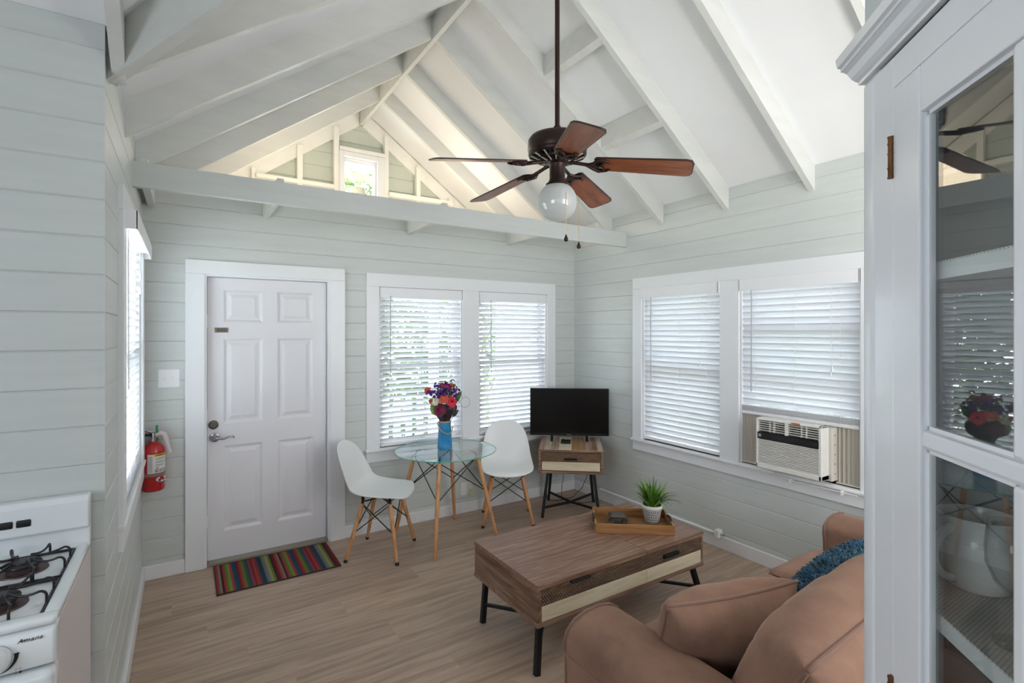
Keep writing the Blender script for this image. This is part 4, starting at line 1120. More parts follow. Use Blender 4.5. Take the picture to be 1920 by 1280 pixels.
for s in (-1, 1):
    C = Vector((s * .385, -.05, .095))
    for sy in (-1, 1):
        tp_ = Vector((s * (ax - .05), sy * (ay - .055), CZ0)); ft = Vector((s * (ax - .002), sy * (ay - (.01 if sy < 0 else .10)), 0))
        m = MB(); sq(m, tp_, ft, .019); lg = m.build('leg', M['black'], ct)
        m = MB(); sq(m, tp_ + (ft - tp_) * .6, C, .011); m.build('leg_brace', M['black'], lg)
m = MB(); sq(m, Vector((-.385, -.05, .095)), Vector((.385, -.05, .095)), .011); m.build('stretcher', M['black'], ct)

# tray and what stands in it
TA = math.radians(-37.8)
tr = thing('serving_tray', 'oak serving tray with dark leather handles on the coffee table', 'tray', (2.366, 2.297, CZ1), TA)
M['oak'] = wood('oak', ['#7f5430', '#9a6d42', '#a97e52'], 'x', 1.8, .5, .3, .15); M['oaky'] = wood('oak_end', ['#7f5430', '#a3784a', '#b68c5c'], 'y', 1.8, .5, .3, .15)
M['oakin'] = wood('oak_floor', ['#6d4722', '#84592b', '#94693a'], 'x', 1.8, .5, .3, .15)
tx, ty, th = .235, .147, .058
MB().cbox(-tx + .006, tx - .006, -ty + .006, ty - .006, .002, .010, .001).build('tray_floor', M['oakin'], tr)
for s in (-1, 1): MB().cbox(-tx, tx, s * ty - (.009 if s > 0 else 0), s * ty + (.009 if s < 0 else 0), .001, th, .0015).build('long_side', M['oak'], tr)
for s in (-1, 1):
    xa, xb = sorted((s * tx, s * (tx - .009)))
    m = MB()
    prof = [(-ty + .009, .001), (ty - .009, .001), (ty - .009, th), (.07, th), (.055, th - .016), (-.055, th - .016), (-.07, th), (-ty + .009, th)]
    m.prism(prof, 'x', xa, xb); e = m.build('short_side', M['oaky'], tr)
    MB().tube([(s * tx, y, th - .012 + .012 * math.cos(y / .06 * PI / 2)) for y in (-.06, -.045, -.02, 0, .02, .045, .06)], .008, 8).build('leather_handle', pbr('leather_dark', '#2a2524', .5) if s < 0 else bpy.data.materials['leather_dark'], e, 60)
def tl(x, y, z=0):
    return Vector((2.366, 2.297, CZ1)) + Matrix.Rotation(TA, 3, 'Z') @ Vector((x, y, z))
M['ebony'] = wood('ebony', ['#2b2723', '#453d36', '#5e544b'], 'x', 2.5, .4, .3, .2)
cb = thing('coaster_box', 'small dark wooden coaster box with a raised lid on the oak tray', 'box', tl(-.085, .0, .0105), TA + math.radians(-3))
m = MB()
for (a, b, c, d_, e, f_) in ((-.055, .055, .046, .055, 0, .046), (-.055, -.046, -.046, .046, 0, .046), (.046, .055, -.046, .046, 0, .046), (-.055, -.025, -.055, -.046, 0, .046), (.025, .055, -.055, -.046, 0, .046), (-.025, .025, -.055, -.046, 0, .014)): m.cbox(a, b, c, d_, e, f_, .001)
m.build('body', M['ebony'], cb)
for k in range(4): MB().cbox(-.043, .043, -.043, .043, .004 + k * .0105, .013 + k * .0105, .001).build('coaster', M['ebony'], cb)
MB().cbox(-.045, .045, -.045, .045, .046, .0535, .002).build('lid_inlay', M['ebony'], cb)
MB().tube([(.018, -.0555, .046), (.012, -.057, .025), (.004, -.057, .006)], .001, 5).build('pull_string', pbr('string_grey', '#777470', .8), cb)

def herring():
    t = NT('pot_herringbone'); v = t.coords((1, 1, 1)); sp = t.n('ShaderNodeSeparateXYZ'); t.l(v, sp.inputs[0])
    an = t.math('ARCTAN2', sp.outputs['Y'], sp.outputs['X'])
    rowf = t.math('MULTIPLY', sp.outputs['Z'], 1 / .0165)
    tri = t.math('PINGPONG', rowf, 1.0)
    f = t.math('SINE', t.math('ADD', t.math('MULTIPLY', an, 30), t.math('MULTIPLY', tri, 5.0)))
    gap = t.math('GREATER_THAN', t.math('ABSOLUTE', t.math('SUBTRACT', t.math('FRACT', rowf), .5)), .44)
    g = t.math('ADD', f, t.math('MULTIPLY', gap, 2.0))
    t.l(t.ramp(g, [(0.0, lin('#3f434f')), (.30, lin('#4a4e5a')), (.34, lin('#e4e1de'))]), t.b.inputs['Base Color'])
    t.b.inputs['Roughness'].default_value = .6; return t.m
po = thing('potted_grass', 'green grass plant in a white pot with a grey herringbone pattern on the oak tray', 'plant', tl(.135, .045, .0105))
MB().lathe([(.0, 0), (.040, 0), (.044, .004), (.060, .088)], 40).build('pot', herring(), po, 40)
pr_ = MB().lathe([(.0595, .088), (.0635, .090), (.066, .108), (.064, .112), (.058, .111), (.055, .085)], 40).build('pot_rim', pbr('pot_rim', '#e9e6e4', .5), po, 60)
MB().lathe([(.0575, .094), (.02, .100), (0, .101)], 24).build('soil', pbr('moss_soil', '#8a7b58', .95, noise_s=120, noise_a=.6), po)
M['grass1'] = pbr('grass_blade', '#4d7a22', .42, noise_s=20, noise_a=.3); M['grass2'] = pbr('grass_blade_light', '#86a83f', .45, noise_s=20, noise_a=.25); M['grass3'] = pbr('grass_blade_deep', '#2f5518', .45)
rnd = random.Random(3)
for k in range(120):
    a = rnd.uniform(0, 2 * PI); lean = rnd.uniform(.08, 1.25) ** .8; L = rnd.uniform(.13, .215) * (1 - .12 * lean); b0 = Vector((math.cos(a), math.sin(a), 0)) * rnd.uniform(.0, .04) + Vector((0, 0, .097))
    d = Vector((math.cos(a), math.sin(a), 0)); side = Vector((-d.y, d.x, 0)); m = MB(); secs = []
    wd = rnd.uniform(.0050, .0085)
    for i in range(6):
        u = i / 5; th_ = lean * (.35 + .75 * u)
        c = b0 + d * (L * u * math.sin(th_)) + Vector((0, 0, L * u * math.cos(th_)))
        w_ = wd * (1 - u ** 2.2) + .0003
        secs.append([c - side * w_, c + Vector((0, 0, -.001)) - d * .0008, c + side * w_, c + d * .0008])
    m.loft(secs).build('grass_blade', M[('grass1', 'grass1', 'grass2', 'grass3')[k % 4]], po, 60)

# ------------------------------------------------------------ sofa
def suede():
    t = NT('suede'); v = t.coords((1, 1, 1))
    n1 = t.n('ShaderNodeTexNoise', i_Scale=5.0, i_Detail=6.0, i_Roughness=.6); t.l(v, n1.inputs['Vector'])
    n2 = t.n('ShaderNodeTexNoise', i_Scale=140.0, i_Detail=2.0); t.l(v, n2.inputs['Vector'])
    t.l(t.ramp(n1.outputs['Fac'], [(.3, lin('#7a5e50')), (.55, lin('#8c6c5c')), (.75, lin('#9a7968'))]), t.b.inputs['Base Color'])
    t.b.inputs['Roughness'].default_value = .9; t.b.inputs['Specular IOR Level'].default_value = .15
    t.b.inputs['Sheen Weight'].default_value = .35; t.b.inputs['Sheen Roughness'].default_value = .45; t.b.inputs['Sheen Tint'].default_value = lin('#e6c3ae')
    t.bump(t.math('ADD', t.math('MULTIPLY', n2.outputs['Fac'], .3), n1.outputs['Fac']), .25, .006); return t.m
M['suede'] = suede(); M['welt'] = pbr('suede_welt', '#7f5f50', .9, sheen=.3)
sf = thing('sofa', 'tan suede sofa with rolled arms and welted seams beside the glazed cabinet', 'sofa', (2.18, .95, 0))
# local: x along sofa, y to the front
MB().rbox(-.80, .80, -.45, .44, .06, .30, .03).build('frame', M['suede'], sf, 180)
def arm(sgn):
    # cross-section (x outwards from inner face)
    w0 = .265
    base_ = [(.0, .08), (.0, .30), (.0, .50), (-.015, .555), (-.01, .592), (.03, .618), (.085, .628), (.15, .626), (.205, .612), (.243, .580), (.254, .535), (.246, .50), (.243, .30), (.243, .08)]
    secs = []
    for (y, k, lift) in ((.46, .80, -.03), (.482, .86, -.02), (.492, .93, -.008), (.47, .985, -.002), (.44, 1, 0), (.2, 1, .0), (-.1, 1, .004), (-.45, 1, .01)):
        pass
    for (y, k) in ((.500, .90), (.498, .95), (.482, .99), (.455, 1), (.2, 1), (-.1, 1), (-.47, 1)):
        cx_, cz_ = .12, .33
        secs.append([(sgn * (cx_ + (x - cx_) * k), y, cz_ + (z - cz_) * (k if z > .3 else 1)) for x, z in base_])
    return secs
for sgn, off in ((-1, -.80), (1, .80)):
    secs = [[(x + off - sgn * .012, y, z) for x, y, z in s_] for s_ in arm(sgn)]
    a = MB().loft(secs).build('arm', M['suede'], sf, 180)
    sd_ = a.modifiers.new('sub', 'SUBSURF'); sd_.levels = 1; sd_.render_levels = 2
    pi_ = [(x, y + .000, z) for x, y, z in secs[2]]
    MB().tube(pi_, .0055, 6).build('welt', M['welt'], a, 180)
    if sgn < 0:
        # seam that runs back along the outer side under the roll
        MB().tube([(secs[i][11][0] - .001, secs[i][11][1], secs[i][11][2]) for i in range(2, 7)], .005, 6).build('welt', M['welt'], a, 180)
def bulge(cx_, cy_, hx_, hy_, amp, z0_):
    def fn(p):
        u, v = (p.x - cx_) / hx_, (p.y - cy_) / hy_
        if p.z > z0_: p.z += amp * max(0, 1 - u * u) ** .6 * max(0, 1 - v * v) ** .6 + .004 * noise.noise(Vector((p.x * 7, p.y * 7, 3)))
        return p
    return fn
for (a, b) in ((-.795, .300), (.305, .795)):
    c = MB().rbox(a, b, -.30, .545, .285, .440, .045, 4, 10, bulge((a + b) / 2, .12, (b - a) / 2, .43, .03, .37)).build('seat_cushion', M['suede'], sf, 180)
    for z in (.425, .300):
        loop = [(a + .04, .533, z), (b - .04, .533, z), (b - .012, .505, z), (b - .012, -.26, z)]
        loop = [(a + .012, -.26, z), (a + .012, .505, z)] + loop
        MB().tube(loop, .0055, 6).build('welt', M['welt'], c, 180)
MB().rbox(-.80, .80, -.57, -.36, .10, .70, .07, 4, 6).build('backrest', M['suede'], sf, 180)
for x in (-.95, .95):
    for y in (-.40, .40): MB().tube([(x, y, .09), (x, y, 0)], [.03, .02], 10).build('leg', M['ebony'], sf, 60)

def pillow(name, label, cat, loc, rot, a, b, T, mat, nu=28, p=2.6, seed=0, wr=.008, pinch=.10, group=None, sag=0):
    """knife-edge cushion: x width, z height, y thickness"""
    rt = thing(name, label, cat, loc, 0, group); rt.rotation_euler = rot
    m = MB(); off = Vector((seed * 3.1, seed * 1.7, 0))
    def P(u, v, s_):
        x = a * u * (1 - pinch * (1 - abs(v) ** 2) * .0 - .05 * (1 - u * u) * 0); z = b * v
        x *= 1 - pinch * (1 - v * v) * abs(u) ** 3 * .5 + .0; z *= 1 - pinch * (1 - u * u) * abs(v) ** 3 * .5
        th = T * max(0, (1 - abs(u) ** p) * (1 - abs(v) ** p)) ** .5
        q = Vector((x, s_ * th, z))
        k = noise.noise(Vector((x * 9, z * 9, s_ * 5)) + off) * wr + noise.noise(Vector((x * 24, z * 14, s_ * 3)) + off) * wr * .4
        ed_ = max(abs(u), abs(v)) ** 5
        k += ed_ * (1 - ed_) * 2.6 * wr * noise.noise(Vector((x * 34, z * 34, s_ * 2)) + off)
        q.y += k * s_ * (1 if th > .001 else 0); q.z -= sag * (1 - u * u) * max(0, v)
        return q
    for s_ in (-1, 1):
        vs = []; fs = []
        par = lambda i: math.sin((-1 + 2 * i / nu) * PI / 2)
        for i in range(nu + 1):
            for j in range(nu + 1): vs.append(P(par(i), par(j), s_))
        for i in range(nu):
            for j in range(nu):
                k = i * (nu + 1) + j; fs.append((k, k + 1, k + nu + 2, k + nu + 1))
        m.add(vs, fs)
    me = m.mesh('cover', mat, 180)
    b_ = bmesh.new(); b_.from_mesh(me); bmesh.ops.remove_doubles(b_, verts=b_.verts[:], dist=.0004); bmesh.ops.recalc_face_normals(b_, faces=b_.faces[:]); b_.to_mesh(me); b_.free(); me.shade_smooth()
    c = link('cover', me, rt)
    return rt, P
def piping(rt, P, mat, r=.006, n=20):
    loop = [P(-1 + 2 * i / n, 1, 1) for i in range(n + 1)] + [P(1, 1 - 2 * i / n, 1) for i in range(1, n + 1)] + [P(1 - 2 * i / n, -1, 1) for i in range(1, n + 1)] + [P(-1, -1 + 2 * i / n, 1) for i in range(1, n + 1)]
    MB().tube(loop, r, 7).build('piping', mat, rt, 180)
rt, P = pillow('sofa_cushion', 'tan suede cushion leaning at the left end of the sofa against the arm', 'cushion', (1.575, 1.10, .615), (math.radians(24), math.radians(-2), math.radians(-18)), .255, .175, .115, M['suede'], seed=1, wr=.010, p=3.2, sag=.012)
piping(rt, P, M['welt'])
rt, P = pillow('sofa_cushion', 'large tan suede back cushion nearest the camera, cut off by the cabinet', 'cushion', (1.77, .785, .635), (math.radians(29), math.radians(-5), math.radians(0)), .47, .255, .185, M['suede'], seed=2, wr=.012, p=3.4, nu=36)
piping(rt, P, M['welt'], .0075)
M['teal'] = pbr('teal_pile', '#0a4a66', .75, sheen=.6, noise_s=30, noise_a=.45); M['tealback'] = pbr('teal_back', '#124a56', .85)
rt, P = pillow('throw_pillow', 'teal blue shaggy throw pillow half hidden behind the large tan cushion', 'pillow', (2.13, 1.03, .565), (math.radians(26), math.radians(-8), math.radians(2)), .30, .205, .105, M['tealback'], seed=3, wr=.004)
m = MB(); rnd = random.Random(9)
for k in range(3000):
    u, v = rnd.uniform(-.97, .97), rnd.uniform(-.97, .97); s_ = 1
    if k % 7 == 0: v = rnd.uniform(.90, .99); s_ = rnd.choice((-1, 1))
    p0 = P(u, v, s_); e = .02
    nrm = (P(min(1, u + e), v, s_) - p0).cross(P(u, min(1, v + e), s_) - p0)
    if nrm.length < 1e-9: nrm = Vector((0, s_, .5))
    nrm.normalize()
    if nrm.y * s_ < 0: nrm = -nrm
    d = (nrm + Vector((rnd.gauss(0, .45), rnd.gauss(0, .25), rnd.gauss(-.15, .45)))).normalized() * rnd.uniform(.018, .030)
    m.tube([p0, p0 + d * .55, p0 + d + Vector((0, 0, -.004))], [.0028, .0040, .0018], 5)
o = m.build('shaggy_pile', M['teal'], rt, 180); o['kind'] = 'stuff'

# ------------------------------------------------------------ gas stove
M['enamel'] = pbr('enamel', '#e9edf0', .22, coat=.4); M['enamel_side'] = pbr('enamel_side', '#ddd3d3', .4); M['iron'] = pbr('cast_iron', '#1a181d', .35); M['burner'] = pbr('burner_bowl', '#6b5a57', .45, .6)
SX0, SX1, SYF, SYB, SZ = -.783, -.273, 1.71, 2.275, .935
sv = thing('gas_stove', 'white enamel gas range with black wire grates against the kitchen partition', 'stove', ((SX0 + SX1) / 2, (SYF + SYB) / 2, 0))
O = Vector(sv.location)
class LB(MB):
    pass
def sb(nm, x0, x1, y0, y1, z0, z1, c, mat, par=None): return MB().cbox(x0 - O.x, x1 - O.x, y0 - O.y, y1 - O.y, z0, z1, c).build(nm, M[mat], par or sv)
sb('side_panel', SX1 - .012, SX1 - .002, SYF + .03, SYB, .03, .905, .002, 'enamel_side')
sb('side_panel', SX0 + .002, SX0 + .012, SYF + .03, SYB, .03, .905, .002, 'enamel_side')
sb('body', SX0 + .012, SX1 - .012, SYF + .04, SYB - .005, .0, .90, .002, 'enamel_side')
top = MB()
W0, W1, V0, V1 = SX0 + .033, SX1 - .033, 1.745, 2.222
rb = lambda x0, x1, y0, y1, z0, z1, r=.010: top.rbox(x0 - O.x, x1 - O.x, y0 - O.y, y1 - O.y, z0, z1, r, 3, 1)
rb(SX0, SX1, SYF - .006, V0, .912, SZ); rb(SX0, SX1, V1, SYB, .912, SZ); rb(SX0, W0, V0 - .01, V1 + .01, .912, SZ); rb(W1, SX1, V0 - .01, V1 + .01, .912, SZ)
ck = top.build('cooktop', M['enamel'], sv, 60)
sb('recess_gap', W0 - .002, W1 + .002, V0 - .002, V1 + .002, .9, .914, .001, 'iron', ck)
sb('recess_pan', W0 + .005, W1 - .005, V0 + .005, V1 - .005, .905, .921, .004, 'enamel', ck)
for bx in (-.416, -.640):
    for by in (1.862, 2.105):
        c = Vector((bx - O.x, by - O.y, 0))
        bo = MB().lathe([(.085, .921), (.08, .9215), (.05, .923)], 32, c).build('spill_ring', M['enamel'], ck, 60)
        bb = MB().lathe([(.062, .9215), (.060, .926), (.042, .923), (.0, .922)], 32, c).build('burner_bowl', M['burner'], ck, 60)
        MB().lathe([(.036, .923), (.038, .940), (.030, .942), (0, .942)], 28, c).build('burner_head', M['burner'], bb, 50)
        m = MB(); m.lathe([(.045, .941), (.047, .944), (.045, .948), (.028, .950), (.026, .954), (0, .955)], 28, c); m.build('burner_cap', M['iron'], bb, 40)
for bx in (-.416, -.640):
    for by in (1.862, 2.105):
        g = MB(); hx_, hy_ = .105, .112
        fr_ = [(bx - hx_, by - hy_), (bx + hx_, by - hy_), (bx + hx_, by + hy_), (bx - hx_, by + hy_)]
        for i in range(4):
            (a, b), (c, d) = fr_[i], fr_[(i + 1) % 4]
            g.tube([(a - O.x, b - O.y, .926), (c - O.x, d - O.y, .926)], .0036, 7)
        for (dx, dy) in ((1, 0), (-1, 0), (0, 1), (0, -1)):
            e = Vector((bx + dx * hx_ - O.x, by + dy * hy_ - O.y, .926)); c = Vector((bx - O.x, by - O.y, .962)); sd_ = Vector((-dy, dx, 0)) * .045
            for q in (-1, 1):
                d_ = Vector((-dx, -dy, 0)); U = Vector((0, 0, 1)); b0 = e + sd_ * q
                g.tube([b0, b0 + U * .020] + [b0 + U * (.020 + .014 * math.sin(t_)) + d_ * .014 * (1 - math.cos(t_)) for t_ in (.4, .8, 1.2, PI / 2)] + [b0 + U * (.034 - .008 * math.sin(PI * w_)) + d_ * (.014 + .070 * w_) - sd_ * q * .65 * w_ ** 1.5 for w_ in (.2, .4, .6, .8, 1)], .0034, 7)
        g.build('grate', M['iron'], ck, 60)
bgd = MB()
bgd.prism([(SYB - O.y, .92), (SYB - .030 - O.y, .92), (SYB - .030 - O.y, .985), (SYB - .055 - O.y, .992), (SYB - .050 - O.y, 1.085), (SYB - .040 - O.y, 1.097), (SYB - O.y, 1.097)], 'x', SX0 - O.x, SX1 - O.x)
bk = bgd.build('backguard', M['enamel'], sv)
md = bk.modifiers.new('bev', 'BEVEL'); md.width = .006; md.segments = 3; md.limit_method = 'ANGLE'; md.angle_limit = math.radians(25)
for i in range(6):
    x = -.418 - i * .043
    MB().rbox(x - .036 - O.x, x - O.x, SYB - .0565 - O.y, SYB - .046 - O.y, 1.022, 1.045, .004, 3, 1).build('vent_slot', M['iron'], bk, 60)
cpn = MB()
secs = []
for i in range(9):
    u = i / 8; zz = .908 - u * .098; yy = SYF + .012 - .018 * math.sin(PI * (.15 + .7 * u))
    secs.append((yy - O.y, zz))
cpn.prism(secs + [(SYF + .05 - O.y, .81), (SYF + .05 - O.y, .908)], 'x', SX0 - O.x, SX1 - .001 - O.x)
cp_ = cpn.build('control_panel', M['enamel'], sv, 40)
md = cp_.modifiers.new('bev', 'BEVEL'); md.width = .008; md.segments = 3; md.limit_method = 'ANGLE'; md.angle_limit = math.radians(50)
M['inkb'] = pbr('print_black', '#1b1c22', .4)
text_mesh('lettering', 'Amana', .0150, M['inkb'], cp_, (-.323 - O.x, SYF - .0052 - O.y, .889), (math.radians(97), 0, 0), .35, .0004, spacing=1.15)
MB().box(-.342 - O.x, -.330 - O.x, SYF - .006 - O.y, SYF - .0045 - O.y, .8885, .8898).build('lettering', M['inkb'], cp_)
for i, kx in enumerate((-.388, -.47, -.595, -.675)):
    kc = Vector((kx - O.x, SYF - .007 - O.y, .858))
    kb = MB().lathe([(.034, 0), (.033, .010), (.029, .018), (.024, .022), (0, .023)], 28, kc, Matrix.Rotation(PI / 2, 3, 'X')).build('knob', M['enamel'], sv, 50)
    MB().cbox(kc.x - .005, kc.x + .005, kc.y - .034, kc.y - .018, kc.z - .026, kc.z + .026, .003).build('knob_grip', M['enamel'], kb)
    m = MB()
    for j in range(14):
        a0 = math.radians(-75 + j * 6); r0, r1 = .037, .037 + .0075 * j / 13 + .001
        a1 = a0 + math.radians(6)
        m.add([kc + Vector((math.cos(a) * r, .0006 * 0 - .0005, math.sin(a) * r)) for a, r in ((a0, r0), (a0, r1), (a1, r1), (a1, r0))], [(0, 1, 2, 3)])
    m.build('dial_scale', M['inkb'], cp_)
    MB().box(kc.x + .036, kc.x + .047, kc.y - .0005, kc.y + .001, kc.z + .004, kc.z + .0052).build('dial_mark', M['inkb'], cp_)
    m = MB()
    for (ddx, ddz) in ((.040, -.034), (.048, -.034), (.040, -.042)): m.add([kc + Vector((ddx + .0025 * math.cos(q * PI / 4), -.0006, ddz + .0025 * math.sin(q * PI / 4))) for q in range(8)] + [kc + Vector((ddx + .0018 * math.cos(q * PI / 4), -.0006, ddz + .0018 * math.sin(q * PI / 4))) for q in range(8)], [(q, (q + 1) % 8, 8 + (q + 1) % 8, 8 + q) for q in range(8)])
    m.add([kc + Vector((.048 + .003 * math.cos(q * PI / 4), -.0006, -.042 + .003 * math.sin(q * PI / 4))) for q in range(8)], [tuple(range(8))])
    m.build('burner_symbol', M['inkb'], cp_)
dm = MB().rbox(SX0 - O.x, SX1 - .002 - O.x, SYF - .012 - O.y, SYF + .045 - O.y, .22, .803, .022, 4, 2).build('oven_door', M['enamel'], sv, 60)
MB().tube([(SX0 + .06 - O.x, SYF - .012 - O.y, .755), (SX0 + .06 - O.x, SYF - .045 - O.y, .755), (SX1 - .07 - O.x, SYF - .045 - O.y, .755), (SX1 - .07 - O.x, SYF - .012 - O.y, .755)], .012, 10).build('door_handle', M['enamel'], dm, 60)
sb('drawer', SX0, SX1 - .002, SYF - .004, SYF + .04, .05, .215, .008, 'enamel')

# ------------------------------------------------------------ corner cabinet with glazed door
M['cab'] = pbr('cabinet_paint', '#e6e8ec', .24, coat=.25, bump=.25, bscale=22, stretch=(1, 1, .35))
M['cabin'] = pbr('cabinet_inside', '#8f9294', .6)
M['brasshinge'] = pbr('hinge_rust', '#6b4a2c', .5, .6, noise_s=60, noise_a=.4)
M['cabglass'] = glass('cabinet_glass', (.93, .95, .94), 1.75)
P0 = Vector((1.024, .412, 0))
cb_ = thing('corner_cabinet', 'tall white painted corner cabinet with a glazed panelled door at the right edge', 'cabinet', P0, math.radians(-135))
# local: x along the face (far to near), y into the cabinet, z up
WF = .67
def cbx(nm, x0, x1, y0, y1, z0, z1, c=.002, mat='cab', par=None): return MB().cbox(x0, x1, y0, y1, z0, z1, c).build(nm, M[mat], par or cb_)
s45 = math.sqrt(.5)
# carcass: return sides along the walls
def side(p, q, z0, z1, th):
    p = Vector((*p, 0)); q = Vector((*q, 0)); d = (q - p).normalized(); n_ = Vector((-d.y, d.x, 0)) * th
    m = MB(); v = [p, q, q + n_, p + n_]
    return m.add([(a.x, a.y, z0) for a in v] + [(a.x, a.y, z1) for a in v], [(0, 3, 2, 1), (4, 5, 6, 7), (0, 1, 5, 4), (1, 2, 6, 5), (2, 3, 7, 6), (3, 0, 4, 7)])
def wl(x, y):   # world to local plan
    d = Vector((x - P0.x, y - P0.y)); return ((-d.x - d.y) * s45, (d.x - d.y) * s45)
plan = [(0, 0), wl(1.072, .442), wl(1.19, .442), wl(1.19, -.24), wl(.57, -.24), wl(.55, -.055), (WF, 0)]
for a, b in zip(plan[1:], plan[2:]):
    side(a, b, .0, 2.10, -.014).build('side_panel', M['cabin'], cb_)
MB().rbox(-.048, -.001, .0, .022, 0, 2.105, .010, 4, 1).build('corner_stile', M['cab'], cb_, 60)
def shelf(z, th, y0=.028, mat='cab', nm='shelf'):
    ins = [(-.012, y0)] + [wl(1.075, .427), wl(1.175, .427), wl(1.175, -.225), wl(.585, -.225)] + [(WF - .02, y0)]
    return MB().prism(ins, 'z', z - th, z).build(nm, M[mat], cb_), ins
DX0, DX1, DZ0, DZ1 = .0665, .605, .80, 2.047
cbx('face_stile', 0, DX0 - .002, .0, .022, 0, 2.10); cbx('face_stile', DX1 + .002, WF, .0, .022, 0, 2.10)
cbx('face_rail', DX0 - .002, DX1 + .002, 0, .022, DZ1 + .002, 2.10); cbx('face_rail', DX0 - .002, DX1 + .002, 0, .022, .745, DZ0 - .002)
cbx('lower_door', DX0, DX1, .0, .02, .09, .743); cbx('toe_board', 0, WF, .004, .03, 0, .085)
d = cbx('door', DX0, .144, -.002, .020, DZ0, DZ1, .003)
def dbx(nm, x0, x1, z0, z1, y0=-.002, y1=.020, c=.003): return MB().cbox(x0, x1, y0, y1, z0, z1, c).build(nm, M['cab'], d)
dbx('door_stile', .527, DX1, DZ0, DZ1); dbx('door_rail', .144, .527, 1.976, DZ1); dbx('door_rail', .144, .527, DZ0, .872)
dbx('glazing_bar', .144, .527, 1.476, 1.504, -.001, .016, .006); dbx('glazing_bar', .325, .348, .872, 1.476, -.001, .016, .006); dbx('glazing_bar', .325, .348, 1.504, 1.976, -.001, .016, .006)
for (a, b) in ((.144, .325), (.348, .527)):
    for (z0, z1) in ((.872, 1.476), (1.504, 1.976)):
        bead = MB()
        for (x0, x1, p, q) in ((a, a + .006, z0, z1), (b - .006, b, z0, z1), (a, b, z0, z0 + .006), (a, b, z1 - .006, z1)): bead.box(x0, x1, .008, .016, p, q)
        bead.build('glazing_bead', M['cab'], d)
        MB().box(a + .001, b - .001, .011, .014, z0 + .001, z1 - .001).build('glass_pane', M['cabglass'], d)
for z in (1.935, 1.05):
    hg = MB(); hg.tube([(DX0 - .001, -.004, z - .033), (DX0 - .001, -.004, z + .033)], .0045, 10)
    for zz in (-.033, -.018, .006, .022, .033): hg.tube([(DX0 - .001, -.004, z + zz - .0012), (DX0 - .001, -.004, z + zz + .0012)], .0052, 10)
    hg.cbox(DX0 - .010, DX0 - .001, -.0015, .0005, z - .033, z + .033, .0004); hg.build('hinge', M['brasshinge'], d, 50)
# cornice in three stepped mouldings, mitred round the left return
prof = [(.004, 2.106), (-.006, 2.106), (-.007, 2.111), (-.013, 2.114), (-.019, 2.119), (-.026, 2.129), (-.033, 2.133), (-.036, 2.133), (-.036, 2.139), (-.042, 2.141), (-.045, 2.156), (.004, 2.156)]
secs = []
for (x, k, yy) in ((-.0, 1, 0),):
    pass
dirx = Vector((-s45, s45 * 1.0))
secs.append([(-.047, y, z) for y, z in prof])
secs.append([(WF - y * .4, y, z) for y, z in prof])
MB().loft(secs).build('cornice', M['cab'], cb_)
shelf(2.155, .02, .0, 'cab', 'cabinet_top'); shelf(.79, .02, .028, 'cab', 'cabinet_floor')
M['liner'] = None
def liner():
    t = NT('shelf_liner'); v = t.coords((1, 1, 1), rot=(0, 0, PI / 4)); sp = t.n('ShaderNodeSeparateXYZ'); t.l(v, sp.inputs[0])
    fx = t.math('SINE', t.math('MULTIPLY', sp.outputs['X'], 1250)); fy = t.math('SINE', t.math('MULTIPLY', sp.outputs['Y'], 1250))
    f = t.math('ADD', t.math('MULTIPLY', t.math('MINIMUM', fx, fy), .5), .6)
    t.l(t.ramp(f, [(.2, lin('#b9b9b6')), (.55, lin('#e6e5e2'))]), t.b.inputs['Base Color']); t.b.inputs['Roughness'].default_value = .8
    t.bump(f, .6, .002); return t.m
M['liner'] = liner()
for z in (1.752, 1.226):
    s_, ins = shelf(z, .024)
    MB().prism(ins, 'z', z + .0003, z + .0025).build('shelf_liner', M['liner'], s_)
SHZ = 1.2287
def cl(x, y, z): return P0 + Vector((-s45 * x + s45 * y, -s45 * x - s45 * y, z))
M['china'] = pbr('white_china', '#e8e8e6', .2, coat=.3)
pj = thing('pitcher', 'white china pitcher standing on the shelf behind the cabinet glass', 'pitcher', (1.098, .293, SHZ), math.radians(-25))
pj.scale = (.86, .86, .90)
MB().lathe([(0, .002), (.040, 0), (.048, .006), (.058, .030), (.061, .060), (.056, .095), (.054, .110), (.060, .130), (.0615, .134), (.058, .134), (.051, .110), (.053, .09), (.057, .06), (.045, .012), (0, .008)], 40).build('body', M['china'], pj, 60)
MB().loft([[(.048, -.018, .112), (.048, .018, .112), (.05, .0, .095)], [(.066, -.014, .130), (.066, .014, .130), (.062, 0, .116)], [(.078, -.006, .140), (.078, .006, .140), (.076, 0, .134)]]).build('spout', M['china'], pj, 180)
hd = math.radians(150)
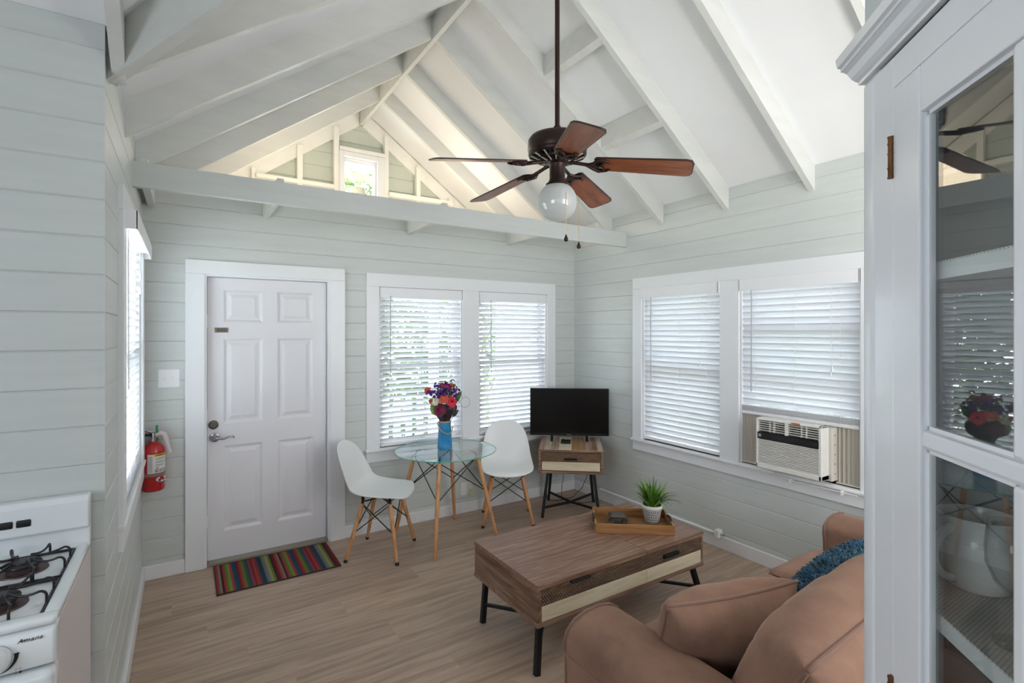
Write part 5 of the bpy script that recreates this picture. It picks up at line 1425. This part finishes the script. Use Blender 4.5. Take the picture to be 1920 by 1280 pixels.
hp_ = []
for i in range(13):
    u = i / 12; a = PI * (.5 - u)
    hp_.append((-.050 - .045 * math.cos(a), 0, .068 + .046 * math.sin(a) + (.004 if i == 0 else 0)))
MB().tube(hp_, [.009, .009, .0085, .008, .0075, .007, .007, .007, .007, .007, .007, .0075, .009], 10).build('handle', M['china'], pj, 180)
gb_ = thing('wine_glass', 'clear stemmed glass goblet on the shelf in front of the white pitcher', 'glass', cl(.205, .085, SHZ))
gb_.scale = (.84, .84, .9)
M['crystal'] = glass('crystal', (.95, .96, .97), 1.55)
MB().lathe([(0, .0), (.033, .0005), (.034, .002), (.012, .007), (.0055, .014), (.0045, .05), (.006, .066), (.012, .072)], 36).build('foot_and_stem', M['crystal'], gb_, 180)
MB().lathe([(.0, .070), (.015, .074), (.032, .092), (.042, .118), (.043, .145), (.039, .180), (.0375, .180), (.041, .145), (.040, .119), (.030, .094), (.013, .077), (0, .075)], 36).build('bowl', M['crystal'], gb_, 180)
shelf(.965, .02)
for i, (x, y, lb) in enumerate(((.10, .13, 'white china bowl on the dim lower shelf of the cabinet'), (.25, .10, 'white dish nearer the glass on the dim lower shelf of the cabinet'))):
    t = thing('serving_bowl', lb, 'bowl', cl(x, y, .9655))
    MB().lathe([(0, .003), (.03, 0), (.034, .004), (.062, .045), (.068, .062), (.065, .062), (.055, .040), (0, .010)], 36).build('bowl', M['china'], t, 60)

# lamp body added out of view behind the sofa to house the upward fill
fl_ = thing('fill_lamp_body', 'unseen black uplighter added behind the tan sofa to carry the roof fill light', 'lamp', (2.5, .15, 0))
MB().lathe([(0, 0), (.14, 0), (.14, .015), (.03, .03), (0, .03)], 28).build('base', M['black'], fl_, 40)
MB().tube([(0, 0, .02), (0, 0, 1.5)], .012, 10).build('pole', M['black'], fl_, 60)
MB().lathe([(0, 1.49), (.06, 1.50), (.15, 1.55), (.20, 1.615), (.196, 1.617), (.146, 1.556), (.05, 1.51), (0, 1.505)], 32).build('bowl_shade', M['black'], fl_, 60)
